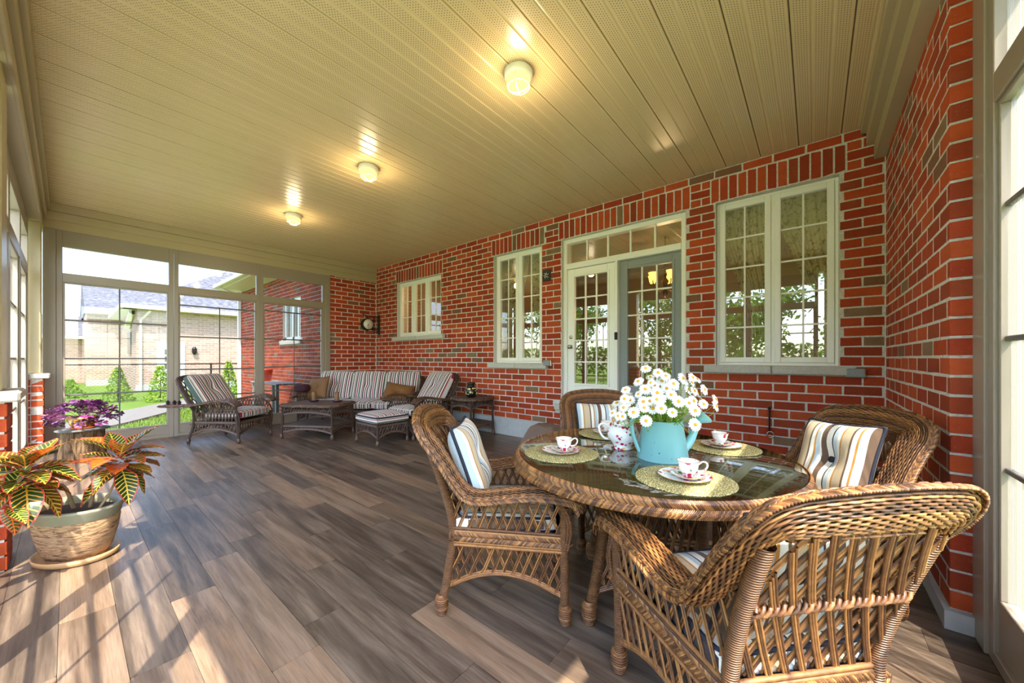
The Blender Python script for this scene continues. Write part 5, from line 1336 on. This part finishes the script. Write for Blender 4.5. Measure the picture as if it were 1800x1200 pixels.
x = wall_x(1353); zz = lambda v: CAMH+(CY-v)/FPX*(FWD[0]*x+FWD[1]*D)
t = thing('hose_tap','thin black iron tap pipe with ring on the brick under the large window','tap',(x,D,zz(742)))
part('pipe', G().tubes([(0,-.03,-.10),(0,-.03,.14)],.009,8,cap=True), M['iron'], t)
part('bracket', G().tubes([(0,0,.10),(0,-.03,.10)],.008,6).tubes([(0,0,-.06),(0,-.03,-.06)],.008,6).lathe([(.015,.135),(.018,.15),(.008,.165)],10,c=(0,-.03,0)), M['iron'], t)
part('ring', G().tubes([(.03*math.cos(q)+.01,-.035,-.12+.03*math.sin(q)) for q in np.linspace(0,2*PI,20,endpoint=False)],.006,6,ref=(0,1,0),closed=True), M['chrome'], t)
# vent cover left of the door sill
# brown draped cover beside the door-side chair
n = 30; V = np.zeros((n,n,3))
for i in range(n):
    for j in range(n):
        X_,Y_ = (i/(n-1)*2-1), (j/(n-1)*2-1); r = max(abs(X_),abs(Y_)); a = math.atan2(Y_,X_)
        z = .34 if r < .55 else .34*(1-((r-.55)/.45)**1.25)
        fo = 1+.05*math.sin(a*9)*(r if r>.5 else 0)
        V[i,j] = (X_*.30*fo*(1+.25*(r>.55)*(r-.55)), Y_*.26*fo*(1+.25*(r>.55)*(r-.55)), z+.008*math.sin(X_*9)*math.cos(Y_*7)+.003)
o = part('draped_cover', G().grid(V), M['tarp'], None, True, loc=(wall_x(962,D-.42),D-.42,0)); tag(o,'low brown fabric cover draped to the floor left of the door-side chair','cover')
o.data.materials[0] = M['tarp']

# ================================================================== ceiling lamps
M['lampglass'] = emit('lit_lamp_glass','#ffc055',1.3); M['lampwhite'] = plain('white_lamp_base','#efece2',.4)
for i,(x,lab) in enumerate([(-1.67,'nearest round caged ceiling lamp above the dining end'),(-3.77,'middle round caged ceiling lamp'),(-5.86,'farthest round caged ceiling lamp above the lounge end')]):
    t = thing('ceiling_lamp',lab,'ceiling lamp',(x,2.10,H),0,'round caged ceiling lamps')
    part('base', G().lathe([(.10,0),(.104,-.01),(.104,-.05),(.09,-.058),(0,-.058)],32,cap=False), M['lampwhite'], t)
    part('glass_dome', G().lathe([(.086,-.058),(.084,-.085),(.07,-.115),(.045,-.135),(0,-.145)],28,cap=False), M['lampglass'], t)
    for q in (0.4,0.4+PI/2):
        c,s = math.cos(q), math.sin(q); part('guard_wire', G().tubes([(r*c,r*s,z) for r,z in ((-.09,-.056),(-.089,-.088),(-.074,-.119),(-.047,-.140),(0,-.150),(.047,-.140),(.074,-.119),(.089,-.088),(.09,-.056))],.004,5), M['lampwhite'], t)
    part('guard_ring', G().tubes([(.080*math.cos(q),.080*math.sin(q),-.108) for q in np.linspace(0,2*PI,30,endpoint=False)],.004,5,ref=(0,0,1),closed=True), M['lampwhite'], t)
    lamp_light((0,0,-.24), t, 3, .07, (1,.78,.48))

# ================================================================== plants
def croton_mat():
    m = Mat('variegated_croton_leaf').set(rough=.35, spec=.5); X = m.xyz(m.coord('Object')); r = m.new('ShaderNodeObjectInfo').outputs['Random']
    ax = m.math('ABSOLUTE', X[0]); vein = m.math('FRACT', m.math('SUBTRACT', m.math('MULTIPLY', X[1], 46), m.math('MULTIPLY', ax, 42)))
    vm = m.math('LESS_THAN', vein, m.math('ADD', .16, m.math('MULTIPLY', r, .16))); mid = m.math('LESS_THAN', ax, .0028); allv = m.math('MAXIMUM', vm, mid)
    body = m.ramp(r, [(0,'#1a3016'),(.3,'#24401c'),(.62,'#6a4a1c'),(.72,'#2b4a1c'),(.93,'#a8581e')], 'CONSTANT'); vc = m.ramp(r, [(0,'#c9b93c'),(.35,'#d89a30'),(.6,'#e0c04a'),(.8,'#d8722c')], 'CONSTANT')
    edge = m.math('GREATER_THAN', m.math('DIVIDE', ax, m.math('MAXIMUM', m.math('MULTIPLY', .052, m.math('SINE', m.math('MULTIPLY', m.math('MINIMUM', m.math('MAXIMUM', X[1], .004), .2), 15.2))), .004)), .90)
    c = m.mix(allv, body, vc); c = m.mix(edge, c, '#c0453a'); m.base(c)
    tr = m.new('ShaderNodeBsdfTranslucent'); m.l.new(c, tr.inputs[0]); mxs = m.new('ShaderNodeMixShader'); mxs.inputs[0].default_value = .3; m.link(m.b.outputs[0], mxs.inputs[1]); m.link(tr.outputs[0], mxs.inputs[2]); m.link(mxs.outputs[0], m.out.inputs[0]); return m.m
M['croton'] = croton_mat()
def leaf_mesh(curl):
    n = 11; V = np.zeros((n,7,3))
    for i in range(n):
        t_ = i/(n-1); w = .052*math.sin(PI*min(1,t_*.97+.015))**.8
        for j in range(7):
            x = (j/3-1); V[i,j] = (x*w, t_*.205, -curl*t_**2+abs(x)*w*.35+.003*math.sin(t_*20+j))
    return G().grid(V).mesh('leaf', M['croton'])
LM = [leaf_mesh(c) for c in (.02,.06,.10)]
pc = (-3.60,.04)
t = thing('potted_croton','croton with yellow-veined leaves in an oval bark-textured pot on a tray','potted plant',(pc[0],pc[1],0),.55)
m = Mat('bark_textured_pot').set(rough=.7); X = m.xyz(m.coord()); w = m.noise(m.comb(m.math('MULTIPLY',X[0],9),m.math('MULTIPLY',X[1],9),m.math('MULTIPLY',X[2],42)),1.6,5,.6,1.5)
m.base(m.ramp(w,[(.38,'#6b4a32'),(.48,'#a07c56'),(.7,'#b89468')])); m.bump(w,.9,.015); M['pot'] = m.m; M['potrim'] = plain('olive_glazed_rim','#87836a',.5,nz=.2,nsc=25); M['tray'] = plain('tan_plastic_tray','#b58f62',.5); M['soil'] = plain('dark_soil','#4a3626',.95,nz=.6,nsc=70)
ex, ey = .84, .60
part('pot_body', G().lathe([(0,.03),(.20,.03),(.225,.06),(.26,.16),(.278,.245),(.27,.262)],44,ex,ey,cap=False), M['pot'], t)
part('pot_rim', G().lathe([(.268,.258),(.282,.27),(.288,.30),(.305,.318),(.308,.335),(.28,.335),(.26,.30),(.25,.27)],44,ex,ey,cap=False), M['potrim'], t)
part('soil', G().lathe([(.27,.285),(.15,.30),(0,.305)],36,ex,ey,cap=False), M['soil'], t)
part('tray', G().lathe([(0,.003),(.24,.0),(.262,.012),(.27,.04),(.262,.042),(.25,.018),(0,.014)],44,ex,ey*1.05,cap=False), M['tray'], t)
part('pot_foot', G().lathe([(.19,.012),(.2,.035)],30,ex,ey), M['pot'], t)
M['cstem'] = plain('pale_brown_stem','#9a7f5c',.7,nz=.3,nsc=60)
def toloc(p): return Vector(p)-Vector((pc[0],pc[1],0))
Rinv = Matrix.Rotation(-.55,3,'Z')
# crowns from their place in the photograph at the pot's own distance
crowns = [(ray(45,835,2.06),30,1.10),(ray(212,812,2.36),28,1.12),(ray(8,885,1.95),10,.92)]
stems = []
for ci,(cp,nl,sz) in enumerate(crowns):
    c = Rinv @ toloc(cp); b0 = [Vector((-.02,.0,.29)),Vector((.05,.03,.29)),Vector((-.1,-.02,.29))][ci]
    P = catmull([tuple(b0), tuple(b0+Vector((0,0,.10))+(c-b0)*.25), tuple(b0.lerp(c,.75)), tuple(c)],12); part('stem', G().tubes(P, A(np.linspace(.011,.006,12)),7), M['cstem'], t)
    if ci == 1:
        b1 = Vector((.17,-.02,.29)); part('stem', G().tubes(catmull([tuple(b1),tuple(b1.lerp(c,.5)+Vector((.02,0,-.02))),tuple(c+Vector((0,0,-.02)))],10),A(np.linspace(.008,.005,10)),6), M['cstem'], t)
    for k in range(nl):
        az = k*2.399+ci; el = [.75,.25,-.15,-.55][k*4//nl]+rng.uniform(-.15,.15)
        d = Vector((math.cos(az)*math.cos(el), math.sin(az)*math.cos(el), math.sin(el)))
        rotq = d.to_track_quat('Y','Z'); o = obj('leaf', LM[k%3], t, c+d*.02+Vector((0,0,.05-.10*k/nl)), rotq.to_euler(), (sz*rng.uniform(.75,1.05),)*3)
# log stump and oxalis
sp_ = floor_pt(126,808); sp_ = (-7.06,.13)
m = Mat('furrowed_bark').set(rough=.95,spec=.1); X = m.xyz(m.coord()); w = m.noise(m.comb(m.math('MULTIPLY',X[0],26),m.math('MULTIPLY',X[1],26),m.math('MULTIPLY',X[2],5)),1.3,5,.7,.6); m.base(m.ramp(w,[(.35,'#3a2c22'),(.5,'#6f573f'),(.7,'#94795a')])); m.bump(w,1.0,.03); M['logbark'] = m.m
t = thing('log_stump','sawn log stump used as a plant stand in the far corner','stump',(sp_[0],sp_[1],0)); n = 40
prof = [(.205,0),(.20,.05),(.19,.2),(.185,.36)]; V = np.zeros((len(prof),n+1,3))
for i,(r,z) in enumerate(prof):
    for j in range(n+1): q = j*2*PI/n; rr = r*(1+.035*math.sin(q*7+.6)+.02*math.sin(q*13+z*3)); V[i,j] = (rr*math.cos(q),rr*math.sin(q),z)
part('trunk', G().grid(V), M['logbark'], t); part('cut_top', G().lathe([(0,.362),(.18,.36)],n,cap=False), M['logbark'], t)
a = np.linspace(0,2*PI,60,endpoint=False); part('rope_edge_mat', G().lathe([(0,.364),(.225,.362),(.235,.37),(.225,.378),(0,.378)],40,1,1,cap=False), plain('grey_slate_mat','#6a6862',.8,nz=.4,nsc=30), t)
m = Mat('amber_mosaic_pot').set(rough=.25); v = m.new('ShaderNodeTexVoronoi'); v.inputs['Scale'].default_value = 45; m.l.new(m.coord(), v.inputs['Vector']); sep = m.new('ShaderNodeSeparateColor'); m.l.new(v.outputs['Color'], sep.inputs[0]); m.base(m.ramp(sep.outputs[0],[(0,'#6d3f12'),(.3,'#c98a24'),(.6,'#8d5a1a'),(.8,'#3d2812')],'CONSTANT'))
ox = (sp_[0]+.01,sp_[1],.379); t = thing('potted_oxalis','purple-leaved oxalis in an amber mosaic pot on the log stump','potted plant',ox)
part('pot', G().lathe([(0,.012),(.085,.01),(.11,.05),(.135,.12),(.14,.15),(.13,.15),(.12,.13),(0,.13)],32,cap=False), m.m, t)
part('pot_tray', G().lathe([(0,.0),(.10,.0),(.115,.02),(.11,.022),(0,.012)],28,cap=False), plain('terracotta_tray','#a5492a',.7), t)
M['oxalis'] = Mat('purple_oxalis_leaf').set(rough=.5).m; mm = M['oxalis']
mo = Mat('purple_oxalis_leaf'); mo.set(rough=.5); mo.base(mo.ramp(mo.new('ShaderNodeObjectInfo').outputs['Random'],[(0,'#3d1236'),(.5,'#6d2560'),(.85,'#93407c'),(1,'#c07aa0')])); M['oxalis'] = mo.m
g = G()
for k in range(3):
    q = k*2*PI/3; R_ = np.array([[math.cos(q),-math.sin(q),0],[math.sin(q),math.cos(q),0],[0,0,1]])
    V = A([(0,0,0),(-.032,.032,.006),(-.024,.05,-.004),(0,.040,.002),(.024,.05,-.004),(.032,.032,.006)])@R_.T; g.add(V,[(0,3,2,1),(0,5,4,3)])
oxm = g.mesh('leaf', M['oxalis'], False)
for i in range(110):
    a = rng.uniform(0,2*PI); rr = .33*math.sqrt(rng.uniform(.02,1)); z = .30-.9*rr*rr+rng.uniform(-.06,.05)-(.08 if rr>.26 else 0)
    P = (rr*math.cos(a),rr*math.sin(a),z); 
    if i%2 == 0: part('stalk', G().tubes(catmull([(P[0]*.15,P[1]*.15,.14),(P[0]*.5,P[1]*.5,z*.7+.06),P],6),.002,4), M['oxalis'], t)
    obj('leaf', oxm, t, P, (rng.normal(0,.4),rng.normal(0,.4),rng.uniform(0,6.28)), (rng.uniform(.8,1.3),)*3)
